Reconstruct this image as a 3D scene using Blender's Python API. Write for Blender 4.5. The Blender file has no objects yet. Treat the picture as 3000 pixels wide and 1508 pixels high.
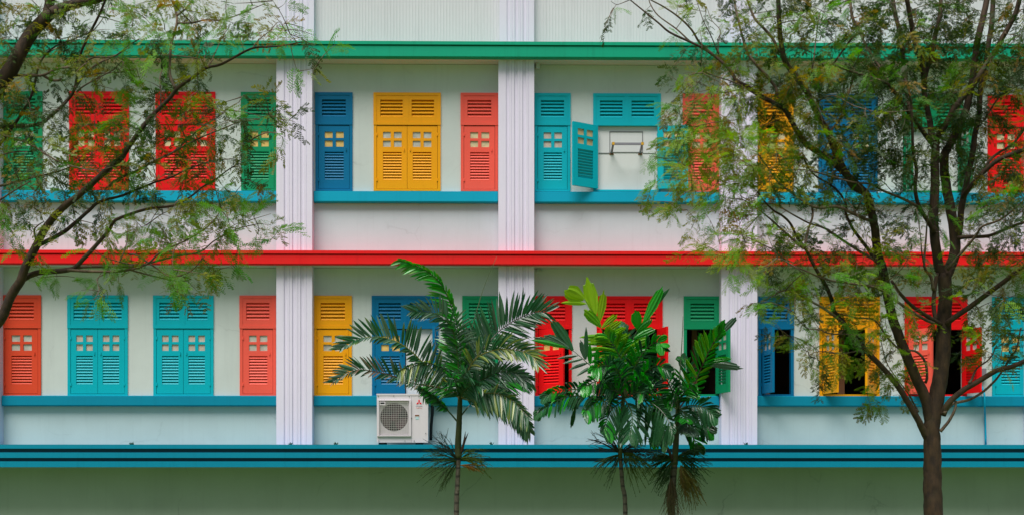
import bpy, math, random
import numpy as np
from mathutils import Vector

rnd = random.Random(11)
nr = np.random.default_rng(7)
sc = bpy.context.scene
COL = sc.collection
R = math.radians

# ------------------------------------------------------------------ camera
F = 3600.0                       # focal length in photo pixels
S = 1 / 165.0                    # metres per photo pixel on the facade
D = F * S
ZH = 2.6                         # camera height
HY = 1370.0                      # horizon row
YAW = R(0.7)
CAM = Vector((-D * math.tan(YAW), -D, ZH))
FWD = Vector((math.sin(YAW), math.cos(YAW), 0))
RGT = Vector((math.cos(YAW), -math.sin(YAW), 0))
UP = Vector((0, 0, 1))

def ray(px, py):
    return FWD + RGT * ((px - 1500) / F) + UP * ((HY - py) / F)

def W(px, py, y0=0.0):           # photo pixel -> point on the plane Y = y0
    d = ray(px, py)
    return CAM + d * ((y0 - CAM.y) / d.y)

def P(px, py, dist):             # photo pixel -> point at a distance
    return CAM + ray(px, py) * dist

cd = bpy.data.cameras.new('camera')
cam = bpy.data.objects.new('camera', cd)
COL.objects.link(cam)
cam.location = CAM
cam.rotation_euler = (R(90), 0, -YAW)
cd.sensor_width = 36
cd.lens = F / 3000 * 36
cd.shift_y = (HY - 754) / 3000
cd.clip_end = 2000
sc.camera = cam

# ------------------------------------------------------------------ light
w = bpy.data.worlds.new('World')
sc.world = w
w.use_nodes = True
nt = w.node_tree
sky = nt.nodes.new('ShaderNodeTexSky')
sky.sky_type = 'NISHITA'
sky.sun_disc = False
SUN_EL, SUN_AZ = R(66), R(-24)   # azimuth measured from straight behind the camera, towards the left
sky.sun_elevation = SUN_EL
sky.air_density = 1.0
sky.dust_density = 4.0
sky.ozone_density = 1.0
bg = nt.nodes['Background']
bg.inputs['Strength'].default_value = 0.06
nt.links.new(sky.outputs[0], bg.inputs['Color'])
sd = bpy.data.lights.new('sun', 'SUN')
sd.energy = 3.9
sd.angle = R(40)
sd.color = (1.0, 0.965, 0.92)
sun = bpy.data.objects.new('sun', sd)
COL.objects.link(sun)
to_sun = Vector((math.sin(SUN_AZ) * math.cos(SUN_EL), -math.cos(SUN_AZ) * math.cos(SUN_EL), math.sin(SUN_EL)))
sun.rotation_euler = to_sun.to_track_quat('Z', 'Y').to_euler()
sun.location = to_sun * 60
sky.sun_rotation = math.atan2(to_sun.x, to_sun.y)
sc.view_settings.view_transform = 'Standard'
sc.view_settings.look = 'None'
sc.view_settings.exposure = EXPOSURE = 0.38
sc.view_settings.gamma = 1

# ------------------------------------------------------------------ materials
def lin(c):
    return tuple((x / 255 / 12.92) if x / 255 <= 0.04045 else ((x / 255 + 0.055) / 1.055) ** 2.4 for x in c)

def newmat(name):
    m = bpy.data.materials.new(name)
    m.use_nodes = True
    return m, m.node_tree, m.node_tree.nodes['Principled BSDF']

def N(t, kind, **kw):
    n = t.nodes.new(kind)
    for k, v in kw.items():
        if k in n.inputs:
            n.inputs[k].default_value = v
        else:
            setattr(n, k, v)
    return n

def mixc(t, fac, a, b):
    m = t.nodes.new('ShaderNodeMix')
    m.data_type = 'RGBA'
    for sock, v in ((m.inputs[0], fac), (m.inputs[6], a), (m.inputs[7], b)):
        if isinstance(v, (float, int)):
            sock.default_value = v
        elif isinstance(v, tuple):
            sock.default_value = (*v[:3], 1)
        else:
            t.links.new(v, sock)
    return m.outputs[2]

def ramp(t, src, p0, p1, v0=0.0, v1=1.0):
    n = t.nodes.new('ShaderNodeMapRange')
    n.inputs[1].default_value = p0
    n.inputs[2].default_value = p1
    n.inputs[3].default_value = v0
    n.inputs[4].default_value = v1
    t.links.new(src, n.inputs[0])
    return n.outputs[0]

def paint(name, col, rough=0.55, stain=0.25, streak=0.0, stain_col=None, bump=0.15, spec=0.18, crack=0.0):
    """weathered paint: patchy tone, fine grain, optional vertical rain streaks"""
    m, t, b = newmat(name)
    tc = N(t, 'ShaderNodeTexCoord')
    big = N(t, 'ShaderNodeTexNoise', Scale=0.9, Detail=6.0, Roughness=0.62)
    t.links.new(tc.outputs['Object'], big.inputs['Vector'])
    dark = stain_col or tuple(x * 0.72 for x in col)
    c = mixc(t, ramp(t, big.outputs[0], 0.42, 0.72, 0, stain), col, dark)
    fine = N(t, 'ShaderNodeTexNoise', Scale=38.0, Detail=5.0, Roughness=0.7)
    t.links.new(tc.outputs['Object'], fine.inputs['Vector'])
    c = mixc(t, ramp(t, fine.outputs[0], 0.5, 0.8, 0, 0.22), c, tuple(x * 0.8 for x in col))
    if streak:
        mp = N(t, 'ShaderNodeMapping')
        mp.inputs['Scale'].default_value = (9.0, 9.0, 0.35)
        t.links.new(tc.outputs['Object'], mp.inputs['Vector'])
        st = N(t, 'ShaderNodeTexNoise', Scale=1.0, Detail=5.0, Roughness=0.75)
        t.links.new(mp.outputs[0], st.inputs['Vector'])
        c = mixc(t, ramp(t, st.outputs[0], 0.53, 0.78, 0, streak), c, tuple(x * 0.45 for x in col))
    if crack:
        wob = N(t, 'ShaderNodeTexNoise', Scale=2.2, Detail=6.0)
        t.links.new(tc.outputs['Object'], wob.inputs['Vector'])
        av = N(t, 'ShaderNodeVectorMath', operation='MULTIPLY_ADD')
        t.links.new(wob.outputs['Color'], av.inputs[0])
        av.inputs[1].default_value = (0.5, 0.5, 0.5)
        t.links.new(tc.outputs['Object'], av.inputs[2])
        vo = N(t, 'ShaderNodeTexVoronoi', Scale=0.55)
        vo.feature = 'DISTANCE_TO_EDGE'
        t.links.new(av.outputs[0], vo.inputs['Vector'])
        line = ramp(t, vo.outputs['Distance'], 0.0, 0.009, 1.0, 0.0)
        mk = N(t, 'ShaderNodeMath', operation='MULTIPLY')
        t.links.new(line, mk.inputs[0])
        t.links.new(ramp(t, big.outputs[0], 0.48, 0.62, 0, crack), mk.inputs[1])
        c = mixc(t, mk.outputs[0], c, tuple(x * 0.35 for x in col))
    t.links.new(c, b.inputs['Base Color'])
    b.inputs['Roughness'].default_value = rough
    b.inputs['Specular IOR Level'].default_value = spec
    bp = N(t, 'ShaderNodeBump', Strength=bump, Distance=0.004)
    t.links.new(fine.outputs[0], bp.inputs['Height'])
    t.links.new(bp.outputs[0], b.inputs['Normal'])
    return m

M = {}
M['mint'] = paint('mint_plaster', (0.57, 0.62, 0.605), 0.8, 0.36, 0.15, crack=0.22)
M['mint_low'] = paint('mint_spandrel_plaster', (0.47, 0.575, 0.58), 0.8, 0.34, 0.16, crack=0.22)
M['offwhite'] = paint('off_white_plaster', (0.54, 0.63, 0.685), 0.8, 0.3, 0.15, crack=0.22)
M['pilaster'] = paint('lavender_white_plaster', (0.72, 0.675, 0.81), 0.75, 0.16, 0.2, bump=0.25)
M['ribbed'] = paint('pale_ribbed_cladding', (0.655, 0.64, 0.685), 0.6, 0.15, 0.25)
M['base'] = paint('shade_darkened_plaster', (0.355, 0.435, 0.365), 0.85, 0.4, 0.16, bump=0.3, crack=0.4)  # colour darkened from the mint walls to carry part of the ledge's shade
M['soffit'] = paint('soffit_plaster', (0.62, 0.58, 0.54), 0.85, 0.2)
M['green_ledge'] = paint('sea_green_paint', (0.0, 0.33, 0.19), 0.5, 0.2, 0.5, (0.01, 0.19, 0.11))
M['red_ledge'] = paint('scarlet_paint', (0.80, 0.008, 0.010), 0.5, 0.6, 0.3, (0.60, 0.03, 0.02))
M['teal'] = paint('teal_ledge_paint', (0.0, 0.225, 0.345), 0.5, 0.3, 0.26, (0.0, 0.17, 0.29))
M['navy'] = paint('navy_groove_paint', (0.006, 0.06, 0.09), 0.6, 0.2, 0.1)
M['sill'] = paint('cyan_sill_paint', (0.0, 0.345, 0.52), 0.5, 0.3, 0.2, (0.0, 0.27, 0.45))
WIN = {
    'red': (0.80, 0.006, 0.008), 'coral': (0.86, 0.11, 0.075), 'yellow': (0.84, 0.35, 0.004),
    'blue': (0.0, 0.145, 0.31), 'vermilion': (0.72, 0.07, 0.028), 'turquoise': (0.0, 0.41, 0.50), 'green': (0.005, 0.26, 0.11),
}
for k, c in WIN.items():
    M['w_' + k] = paint(k + '_shutter_paint', c, 0.42, 0.2, 0.14, bump=0.1)
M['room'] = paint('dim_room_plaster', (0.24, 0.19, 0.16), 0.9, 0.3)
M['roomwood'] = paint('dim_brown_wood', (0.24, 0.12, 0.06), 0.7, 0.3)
M['bounce_ground'] = paint('bounce_green_ground', (0.125, 0.19, 0.062), 0.95, 0.4, 0.0, (0.09, 0.15, 0.04), bump=0.6)  # unseen ground, made green so its bounce tints the shade under the ledges
M['white'] = paint('ivory_enamel', (0.64, 0.60, 0.645), 0.45, 0.25, 0.15, bump=0.03)
M['whiteboard'] = paint('white_infill_board', (0.66, 0.68, 0.68), 0.6, 0.25, 0.2)
M['seam'] = paint('dull_metal_edging', (0.16, 0.17, 0.18), 0.5, 0.3)
M['steel'] = paint('weathered_steel', (0.24, 0.24, 0.275), 0.45, 0.4)
M['dark'] = paint('dark_rubber', (0.012, 0.016, 0.018), 0.7, 0.2)
M['fan'] = paint('fan_plastic', (0.06, 0.025, 0.035), 0.5, 0.2)
M['wire'] = paint('guard_wire', (0.56, 0.55, 0.53), 0.5, 0.1)
M['logo'] = paint('logo_red', (0.72, 0.012, 0.03), 0.5, 0.0)
M['ink'] = paint('grey_ink', (0.22, 0.3, 0.34), 0.5, 0.0)
M['inkred'] = paint('faded_red_ink', (0.8, 0.3, 0.26), 0.5, 0.0)
M['sticker'] = paint('sticker_blue', (0.42, 0.62, 0.66), 0.5, 0.0)
M['ochre'] = paint('ochre_paint', (0.6, 0.33, 0.02), 0.5, 0.2)
M['rust'] = paint('rusty_paint', (0.2, 0.09, 0.04), 0.8, 0.4)

def glass(name, col):
    m, t, b = newmat(name)
    tc = N(t, 'ShaderNodeTexCoord')
    v = N(t, 'ShaderNodeTexNoise', Scale=9.0, Detail=4.0)
    t.links.new(tc.outputs['Object'], v.inputs['Vector'])
    c = mixc(t, ramp(t, v.outputs[0], 0.4, 0.7), col, tuple(x * 0.72 for x in col))
    t.links.new(c, b.inputs['Base Color'])
    b.inputs['Roughness'].default_value = 0.25
    f = N(t, 'ShaderNodeTexVoronoi', Scale=70.0)
    t.links.new(tc.outputs['Object'], f.inputs['Vector'])
    bp = N(t, 'ShaderNodeBump', Strength=0.25, Distance=0.003)
    t.links.new(f.outputs[0], bp.inputs['Height'])
    t.links.new(bp.outputs[0], b.inputs['Normal'])
    return m
M['g_amber'] = glass('amber_patterned_glass', (0.80, 0.52, 0.16))
M['g_cream'] = glass('cream_patterned_glass', (0.66, 0.58, 0.34))
M['g_grey'] = glass('grey_patterned_glass', (0.52, 0.53, 0.47))
M['g_pink'] = glass('pinkish_patterned_glass', (0.60, 0.50, 0.42))
M['g_floral'] = glass('floral_patterned_glass', (0.62, 0.46, 0.24))

def bark(name, a, b_, scale=9.0, rings=0.0, lichen=None):
    m, t, b = newmat(name)
    tc = N(t, 'ShaderNodeTexCoord')
    mp = N(t, 'ShaderNodeMapping')
    mp.inputs['Scale'].default_value = (1, 1, 0.45)
    t.links.new(tc.outputs['Object'], mp.inputs['Vector'])
    n1 = N(t, 'ShaderNodeTexNoise', Scale=scale, Detail=8.0, Roughness=0.7)
    t.links.new(mp.outputs[0], n1.inputs['Vector'])
    c = mixc(t, ramp(t, n1.outputs[0], 0.35, 0.68), a, b_)
    n2 = N(t, 'ShaderNodeTexNoise', Scale=2.6, Detail=4.0)
    t.links.new(tc.outputs['Object'], n2.inputs['Vector'])
    if lichen:
        c = mixc(t, ramp(t, n2.outputs[0], 0.55, 0.72, 0, 0.8), c, lichen)
    h = n1.outputs[0]
    if rings:
        wv = N(t, 'ShaderNodeTexWave', Scale=rings, Distortion=1.5)
        wv.bands_direction = 'Z'
        t.links.new(tc.outputs['Object'], wv.inputs['Vector'])
        c = mixc(t, ramp(t, wv.outputs[0], 0.78, 0.95, 0, 0.85), c, tuple(x * 0.3 for x in a))
    t.links.new(c, b.inputs['Base Color'])
    b.inputs['Roughness'].default_value = 0.85
    bp = N(t, 'ShaderNodeBump', Strength=0.8, Distance=0.015)
    t.links.new(h, bp.inputs['Height'])
    t.links.new(bp.outputs[0], b.inputs['Normal'])
    return m
M['bark'] = bark('brown_bark', (0.014, 0.007, 0.003), (0.066, 0.035, 0.014), 14.0, lichen=(0.06, 0.045, 0.017))
M['bark_pale'] = bark('grey_limb_bark', (0.045, 0.028, 0.015), (0.16, 0.11, 0.065), 16.0, lichen=(0.22, 0.18, 0.14))
M['palm_bark'] = bark('ringed_palm_bark', (0.05, 0.042, 0.03), (0.125, 0.11, 0.08), 24.0, rings=2.6)
M['shaft'] = bark('green_crownshaft', (0.025, 0.035, 0.008), (0.055, 0.07, 0.015), 5.0)
M['spathe'] = bark('purple_brown_spathe', (0.03, 0.012, 0.01), (0.08, 0.03, 0.02), 12.0)
M['fibre'] = bark('brown_fibre', (0.04, 0.03, 0.012), (0.14, 0.10, 0.03), 20.0)

def leafmat(name, rough, transl, spec):
    m, t, b = newmat(name)
    at = N(t, 'ShaderNodeAttribute')
    at.attribute_name = 'col'
    t.links.new(at.outputs['Color'], b.inputs['Base Color'])
    b.inputs['Roughness'].default_value = rough
    b.inputs['Specular IOR Level'].default_value = spec
    tr = N(t, 'ShaderNodeBsdfTranslucent')
    hs = N(t, 'ShaderNodeHueSaturation', Saturation=1.15, Value=1.9)
    t.links.new(at.outputs['Color'], hs.inputs['Color'])
    t.links.new(hs.outputs[0], tr.inputs['Color'])
    mx = N(t, 'ShaderNodeMixShader')
    mx.inputs[0].default_value = transl
    t.links.new(b.outputs[0], mx.inputs[1])
    t.links.new(tr.outputs[0], mx.inputs[2])
    t.links.new(mx.outputs[0], t.nodes['Material Output'].inputs['Surface'])
    return m
M['leaf'] = leafmat('feathery_leaf', 0.55, 0.34, 0.3)
M['palm_leaf'] = leafmat('glossy_palm_leaf', 0.32, 0.25, 0.55)
M['stalk'] = leafmat('flower_stalk', 0.6, 0.1, 0.3)

# ------------------------------------------------------------------ mesh helpers
class MB:
    def __init__(s):
        s.v, s.f, s.c = [], [], []
        s.smooth = False

    def add(s, verts, faces, col=None):
        o = len(s.v)
        s.v.extend([tuple(p) for p in verts])
        s.f.extend([tuple(i + o for i in q) for q in faces])
        if col is not None:
            s.c.extend([col] * len(verts) if not isinstance(col, list) else col)

    def box(s, x0, x1, y0, y1, z0, z1, tf=None):
        v = [(x, y, z) for z in (z0, z1) for y in (y0, y1) for x in (x0, x1)]
        if tf:
            v = [tf(p) for p in v]
        s.add(v, [(0, 2, 3, 1), (4, 5, 7, 6), (0, 1, 5, 4), (2, 6, 7, 3), (0, 4, 6, 2), (1, 3, 7, 5)])

    def holed(s, x0, x1, z0, z1, holes, y0, y1, tf=None):
        """slab between y0 (front) and y1 with rectangular holes right through it"""
        xs = sorted({x0, x1, *[h[0] for h in holes], *[h[1] for h in holes]})
        zs = sorted({z0, z1, *[h[2] for h in holes], *[h[3] for h in holes]})
        nx, nz = len(xs) - 1, len(zs) - 1
        def solid(i, j):
            if i < 0 or j < 0 or i >= nx or j >= nz:
                return False
            cx, cz = (xs[i] + xs[i + 1]) / 2, (zs[j] + zs[j + 1]) / 2
            return not any(h[0] < cx < h[1] and h[2] < cz < h[3] for h in holes)
        v, f, ix = [], [], {}
        def vi(i, j, k):
            key = (i, j, k)
            if key not in ix:
                ix[key] = len(v)
                p = (xs[i], (y0, y1)[k], zs[j])
                v.append(tf(p) if tf else p)
            return ix[key]
        for i in range(nx):
            for j in range(nz):
                if not solid(i, j):
                    continue
                f.append((vi(i, j, 0), vi(i + 1, j, 0), vi(i + 1, j + 1, 0), vi(i, j + 1, 0)))
                f.append((vi(i, j, 1), vi(i, j + 1, 1), vi(i + 1, j + 1, 1), vi(i + 1, j, 1)))
                if not solid(i - 1, j): f.append((vi(i, j, 0), vi(i, j + 1, 0), vi(i, j + 1, 1), vi(i, j, 1)))
                if not solid(i + 1, j): f.append((vi(i + 1, j, 0), vi(i + 1, j, 1), vi(i + 1, j + 1, 1), vi(i + 1, j + 1, 0)))
                if not solid(i, j - 1): f.append((vi(i, j, 0), vi(i, j, 1), vi(i + 1, j, 1), vi(i + 1, j, 0)))
                if not solid(i, j + 1): f.append((vi(i, j + 1, 0), vi(i + 1, j + 1, 0), vi(i + 1, j + 1, 1), vi(i, j + 1, 1)))
        s.add(v, f)

    def prism_x(s, prof, x0, x1):
        """(y, z) outline swept along X"""
        n = len(prof)
        v = [(x0, y, z) for y, z in prof] + [(x1, y, z) for y, z in prof]
        f = [(i, (i + 1) % n, n + (i + 1) % n, n + i) for i in range(n)]
        f += [tuple(range(n - 1, -1, -1)), tuple(range(n, 2 * n))]
        s.add(v, f)

    def prism_z(s, prof, z0, z1):
        n = len(prof)
        v = [(x, y, z0) for x, y in prof] + [(x, y, z1) for x, y in prof]
        f = [(i, (i + 1) % n, n + (i + 1) % n, n + i) for i in range(n)]
        f += [tuple(range(n - 1, -1, -1)), tuple(range(n, 2 * n))]
        s.add(v, f)

    def tube(s, pts, rad, n=8, col=None, wob=0.0):
        pts = [Vector(p) for p in pts]
        v, f = [], []
        ref = Vector((0.3, -1, 0.2)).normalized()
        for i, p in enumerate(pts):
            a = pts[max(i - 1, 0)]
            b = pts[min(i + 1, len(pts) - 1)]
            t = (b - a)
            t = t.normalized() if t.length > 1e-9 else Vector((0, 0, 1))
            u = (ref - t * ref.dot(t))
            if u.length < 1e-4:
                u = t.orthogonal()
            u.normalize()
            ref = u
            q = t.cross(u)
            r = rad[i] if isinstance(rad, (list, tuple)) else rad
            for k in range(n):
                a_ = 2 * math.pi * k / n
                rr = r * (1 + wob * math.sin(3 * a_ + i * 1.7) * rnd.uniform(0.3, 1))
                v.append(p + u * math.cos(a_) * rr + q * math.sin(a_) * rr)
        for i in range(len(pts) - 1):
            for k in range(n):
                f.append((i * n + k, i * n + (k + 1) % n, (i + 1) * n + (k + 1) % n, (i + 1) * n + k))
        f.append(tuple(range(n - 1, -1, -1)))
        o = (len(pts) - 1) * n
        f.append(tuple(range(o, o + n)))
        s.add(v, f, col)

    def disc(s, c, r, y, n=32):
        v = [(c[0] + r * math.cos(2 * math.pi * k / n), y, c[1] + r * math.sin(2 * math.pi * k / n)) for k in range(n)]
        s.add(v, [tuple(range(n))])

def world_loc(o):
    p = Vector((0, 0, 0))
    while o:
        p += o.location
        o = o.parent
    return p

def obj(name, mb, mat, parent=None, origin=None, label=None, smooth=None):
    me = bpy.data.meshes.new(name)
    pw = world_loc(parent) if parent else Vector((0, 0, 0))
    org = Vector(origin) if origin is not None else pw
    vv = np.array(mb.v, dtype=np.float64) - np.array(org)
    me.from_pydata(vv.tolist(), [], mb.f)
    if mb.c and len(mb.c) == len(mb.v):
        a = me.color_attributes.new('col', 'FLOAT_COLOR', 'POINT')
        arr = np.ones((len(mb.v), 4), dtype=np.float32)
        arr[:, :3] = np.array(mb.c, dtype=np.float32)
        a.data.foreach_set('color', arr.ravel())
    me.materials.append(M[mat])
    if smooth or (smooth is None and mb.smooth):
        me.polygons.foreach_set('use_smooth', [True] * len(me.polygons))
    me.update()
    o = bpy.data.objects.new(name, me)
    COL.objects.link(o)
    o.parent = parent
    o.location = org - pw
    if label:
        o['label'] = label
    return o

def thing(name, loc, label, cat, group=None):
    o = bpy.data.objects.new(name, None)
    o.empty_display_size = 0.2
    COL.objects.link(o)
    o.location = loc
    o['label'] = label
    o['category'] = cat
    if group:
        o['group'] = group
    return o

def catmull(pts, per=4):
    pts = [Vector(p) for p in pts]
    if len(pts) < 3:
        n = per * 2
        return [pts[0].lerp(pts[-1], i / n) for i in range(n + 1)]
    out = []
    e = [pts[0] * 2 - pts[1]] + pts + [pts[-1] * 2 - pts[-2]]
    for i in range(1, len(e) - 2):
        a, b, c, d = e[i - 1:i + 3]
        for k in range(per):
            t = k / per
            out.append(0.5 * ((2 * b) + (c - a) * t + (2 * a - 5 * b + 4 * c - d) * t * t + (3 * b - a - 3 * c + d) * t ** 3))
    out.append(pts[-1])
    return out

# ------------------------------------------------------------------ ground
g = MB()
g.add([(-400, -400, 0), (400, -400, 0), (400, 400, 0), (-400, 400, 0)], [(0, 1, 2, 3)])
o = obj('ground', g, 'bounce_ground')
o['kind'] = 'structure'
o['label'] = 'unseen ground, made grass green so its bounce tints the shade'

# ------------------------------------------------------------------ building
XL, XR = -15.0, 15.0
BLD = thing('shuttered_building', (0, 0, 0), 'long pale green building with fluted white pilasters and rows of rainbow coloured shutters', 'building')
Y_WALL, Y_PIL, Y_SILL, Y_FAS = 0.0, -0.25, -0.105, -0.41
Y_BAND = -0.62
Y_UP = 0.28                     # upper storey stands back a little
def zc(py, y=0.0):
    return W(1500, py, y).z
def xw(px, py=700, y=0.0):
    return W(px, py, y).x

# windows: (row, px0, px1, colour, kind, glass, state)
T0, T1 = zc(275), zc(561.5)
B0, B1 = zc(867), zc(1158.5)
WINS = [
    ('t', 12, 125, 'green', 1, 'g_grey', 'closed'), ('t', 204, 378, 'red', 2, 'g_cream', 'closed'),
    ('t', 457, 631, 'red', 2, 'g_cream', 'closed'), ('t', 707, 813, 'green', 1, 'g_amber', 'closed'),
    ('t', 924, 1033, 'blue', 1, 'g_amber', 'closed'), ('t', 1095, 1291, 'yellow', 2, 'g_grey', 'closed'),
    ('t', 1350, 1459, 'coral', 1, 'g_cream', 'closed'),
    ('t', 1566, 1671, 'turquoise', 1, 'g_pink', 'closed'), ('t', 1738, 1935, 'turquoise', 2, 'g_floral', 'boarded'),
    ('t', 2000, 2109, 'coral', 1, 'g_cream', 'closed'),
    ('t', 2220, 2324, 'yellow', 1, 'g_cream', 'closed'), ('t', 2397, 2570, 'blue', 2, 'g_cream', 'closed'),
    ('t', 2645, 2820, 'green', 2, 'g_grey', 'board2'), ('t', 2893, 2998, 'red', 1, 'g_cream', 'closed'),
    ('b', 6, 121, 'vermilion', 1, 'g_grey', 'closed'), ('b', 199, 375, 'turquoise', 2, 'g_pink', 'closed'),
    ('b', 450, 626, 'turquoise', 2, 'g_pink', 'closed'), ('b', 703, 809, 'coral', 1, 'g_grey', 'closed'),
    ('b', 920, 1031, 'yellow', 1, 'g_grey', 'closed'), ('b', 1090, 1285, 'blue', 2, 'g_amber', 'panel'),
    ('b', 1355, 1459, 'green', 1, 'g_grey', 'open_far'),
    ('b', 1568, 1675, 'red', 1, 'g_amber', 'ajar'), ('b', 1748, 1940, 'red', 2, 'g_amber', 'open_r'),
    ('b', 2003, 2111, 'green', 1, 'g_grey', 'open_r1'),
    ('b', 2221, 2325, 'blue', 1, 'g_pink', 'open_l1'), ('b', 2400, 2576, 'yellow', 2, 'g_grey', 'open_both'),
    ('b', 2650, 2832, 'red', 2, 'g_grey', 'open_both2'), ('b', 2906, 3012, 'turquoise', 1, 'g_amber', 'closed'),
]
def wrect(wd):
    z0, z1 = (T1, T0) if wd[0] == 't' else (B1, B0)
    py = 420 if wd[0] == 't' else 1010
    return xw(wd[1], py), xw(wd[2], py), z0, z1

# heights
Z_BAND_T, Z_BAND_B = zc(1301, Y_BAND), zc(1367, Y_BAND)
Z_RED_T, Z_RED_B = zc(735, Y_FAS), zc(775, Y_FAS)
Z_GRN_T, Z_GRN_B = zc(123.5, Y_FAS), zc(168.5, Y_FAS)
INS = 0.02                       # the wall opening is smaller than the frame by this much

def wall(name, z0, z1, rows, mat):
    mb = MB()
    holes = []
    for wd in WINS:
        if wd[0] == rows:
            x0, x1, a, b = wrect(wd)
            holes.append((x0 + INS, x1 - INS, a + INS, b - INS))
    mb.holed(XL, XR, z0, z1, holes, Y_WALL, 0.22)
    return obj(name, mb, mat, BLD)
z_ts, z_bs = zc(594, Y_SILL), zc(1190, Y_SILL)
wall('wall', z_ts, Z_GRN_B, 't', 'mint')
wall('wall', z_bs, Z_RED_B, 'b', 'mint')
mb = MB(); mb.box(XL, XR, Y_WALL + 0.002, 0.22, Z_RED_T + 0.003, z_ts - 0.002); obj('spandrel_wall', mb, 'offwhite', BLD)
mb = MB(); mb.box(XL, XR, Y_WALL + 0.002, 0.22, Z_BAND_T + 0.003, z_bs - 0.002); obj('spandrel_wall', mb, 'mint_low', BLD)
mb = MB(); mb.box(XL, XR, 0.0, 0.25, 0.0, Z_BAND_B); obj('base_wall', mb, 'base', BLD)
# ribbed upper storey
mb = MB()
Z_TOP = Z_GRN_T + 4.2
prof = []
x = XL
while x < XR:
    prof += [(x, Y_UP), (x + 0.030, Y_UP), (x + 0.036, Y_UP - 0.003), (x + 0.05, Y_UP - 0.003)]
    x += 0.056
prof += [(XR, Y_UP), (XR, Y_UP + 0.2), (XL, Y_UP + 0.2)]
mb.prism_z(prof[::-1], Z_GRN_T + 0.003, Z_TOP)
obj('upper_wall', mb, 'ribbed', BLD)
mb = MB(); mb.box(XL - 0.2, XR + 0.2, -0.5, 7.3, Z_TOP + 0.003, Z_TOP + 0.3); obj('roof', mb, 'soffit', BLD)

# rooms behind: floors, party walls, back wall
mb = MB()
mb.box(XL, XR, 5.6, 5.8, 0, Z_TOP)
for z in (Z_BAND_B + 0.25, Z_RED_B + 0.1, Z_GRN_B + 0.15):
    mb.box(XL, XR, 0.5, 5.59, z, z + 0.2)
for x in (XL, -6.3, -3.5, -0.1, 3.9, 7.3, XR - 0.2):
    for z0, z1 in ((Z_BAND_B + 0.46, Z_RED_B + 0.09), (Z_RED_B + 0.31, Z_GRN_B + 0.14)):
        mb.box(x, x + 0.2, 0.5, 5.59, z0, z1)
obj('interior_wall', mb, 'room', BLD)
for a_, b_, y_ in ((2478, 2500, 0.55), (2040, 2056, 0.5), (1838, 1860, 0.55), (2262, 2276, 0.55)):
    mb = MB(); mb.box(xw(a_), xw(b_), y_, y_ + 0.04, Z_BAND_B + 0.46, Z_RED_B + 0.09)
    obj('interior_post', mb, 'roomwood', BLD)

# cornices
def cornice(mat, zt, zb, yf):
    h = zt - zb
    mb = MB()
    # front outline: flashing lip on top, fascia, drip; y then z
    prof = [(0.6, zt), (yf - 0.018, zt), (yf - 0.018, zt - 0.056), (yf + 0.035, zt - 0.058), (yf + 0.035, zt - 0.076), (yf, zt - 0.078), (yf, zb + 0.012), (yf + 0.012, zb),
            (yf + 0.13, zb), (yf + 0.13, zb + 0.03), (0.0, zb + 0.03), (0.0, zb + 0.2), (0.6, zb + 0.2)]
    mb.prism_x(prof, XL - 0.3, XR + 0.3)
    o = obj('cornice', mb, mat, BLD)
    mb = MB()
    mb.box(XL, XR, yf + 0.131, -0.001, zb + 0.004, zb + 0.028)
    s = obj('soffit', mb, 'soffit', o)
    return o
cornice('green_ledge', Z_GRN_T, Z_GRN_B, Y_FAS)['label'] = 'sea green ledge along the top of the shutters'
cornice('red_ledge', Z_RED_T, Z_RED_B, Y_FAS)['label'] = 'scarlet ledge between the two shutter rows'
# vertical joints on the fascias are the streaks of the paint; lower triple band
mb = MB()
zz = [zc(p, Y_BAND) for p in (1301, 1313, 1324, 1340, 1350, 1367)]
prof = [(0.3, zz[0]), (Y_BAND, zz[0]), (Y_BAND, zz[1]), (Y_BAND + 0.05, zz[1]), (Y_BAND + 0.05, zz[2]), (Y_BAND, zz[2]),
        (Y_BAND, zz[3]), (Y_BAND + 0.05, zz[3]), (Y_BAND + 0.05, zz[4]), (Y_BAND, zz[4]), (Y_BAND, zz[5]), (0.3, zz[5])]
mb.prism_x(prof, XL - 0.3, XR + 0.3)
band = obj('band_ledge', mb, 'teal', BLD, label='broad teal ledge with two dark grooves under the lower windows')
for a, b in ((1, 2), (3, 4)):
    mb = MB(); mb.box(XL - 0.3, XR + 0.3, Y_BAND + 0.044, Y_BAND + 0.049, zz[b] + 0.001, zz[a] - 0.001); obj('groove', mb, 'navy', band)

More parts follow.
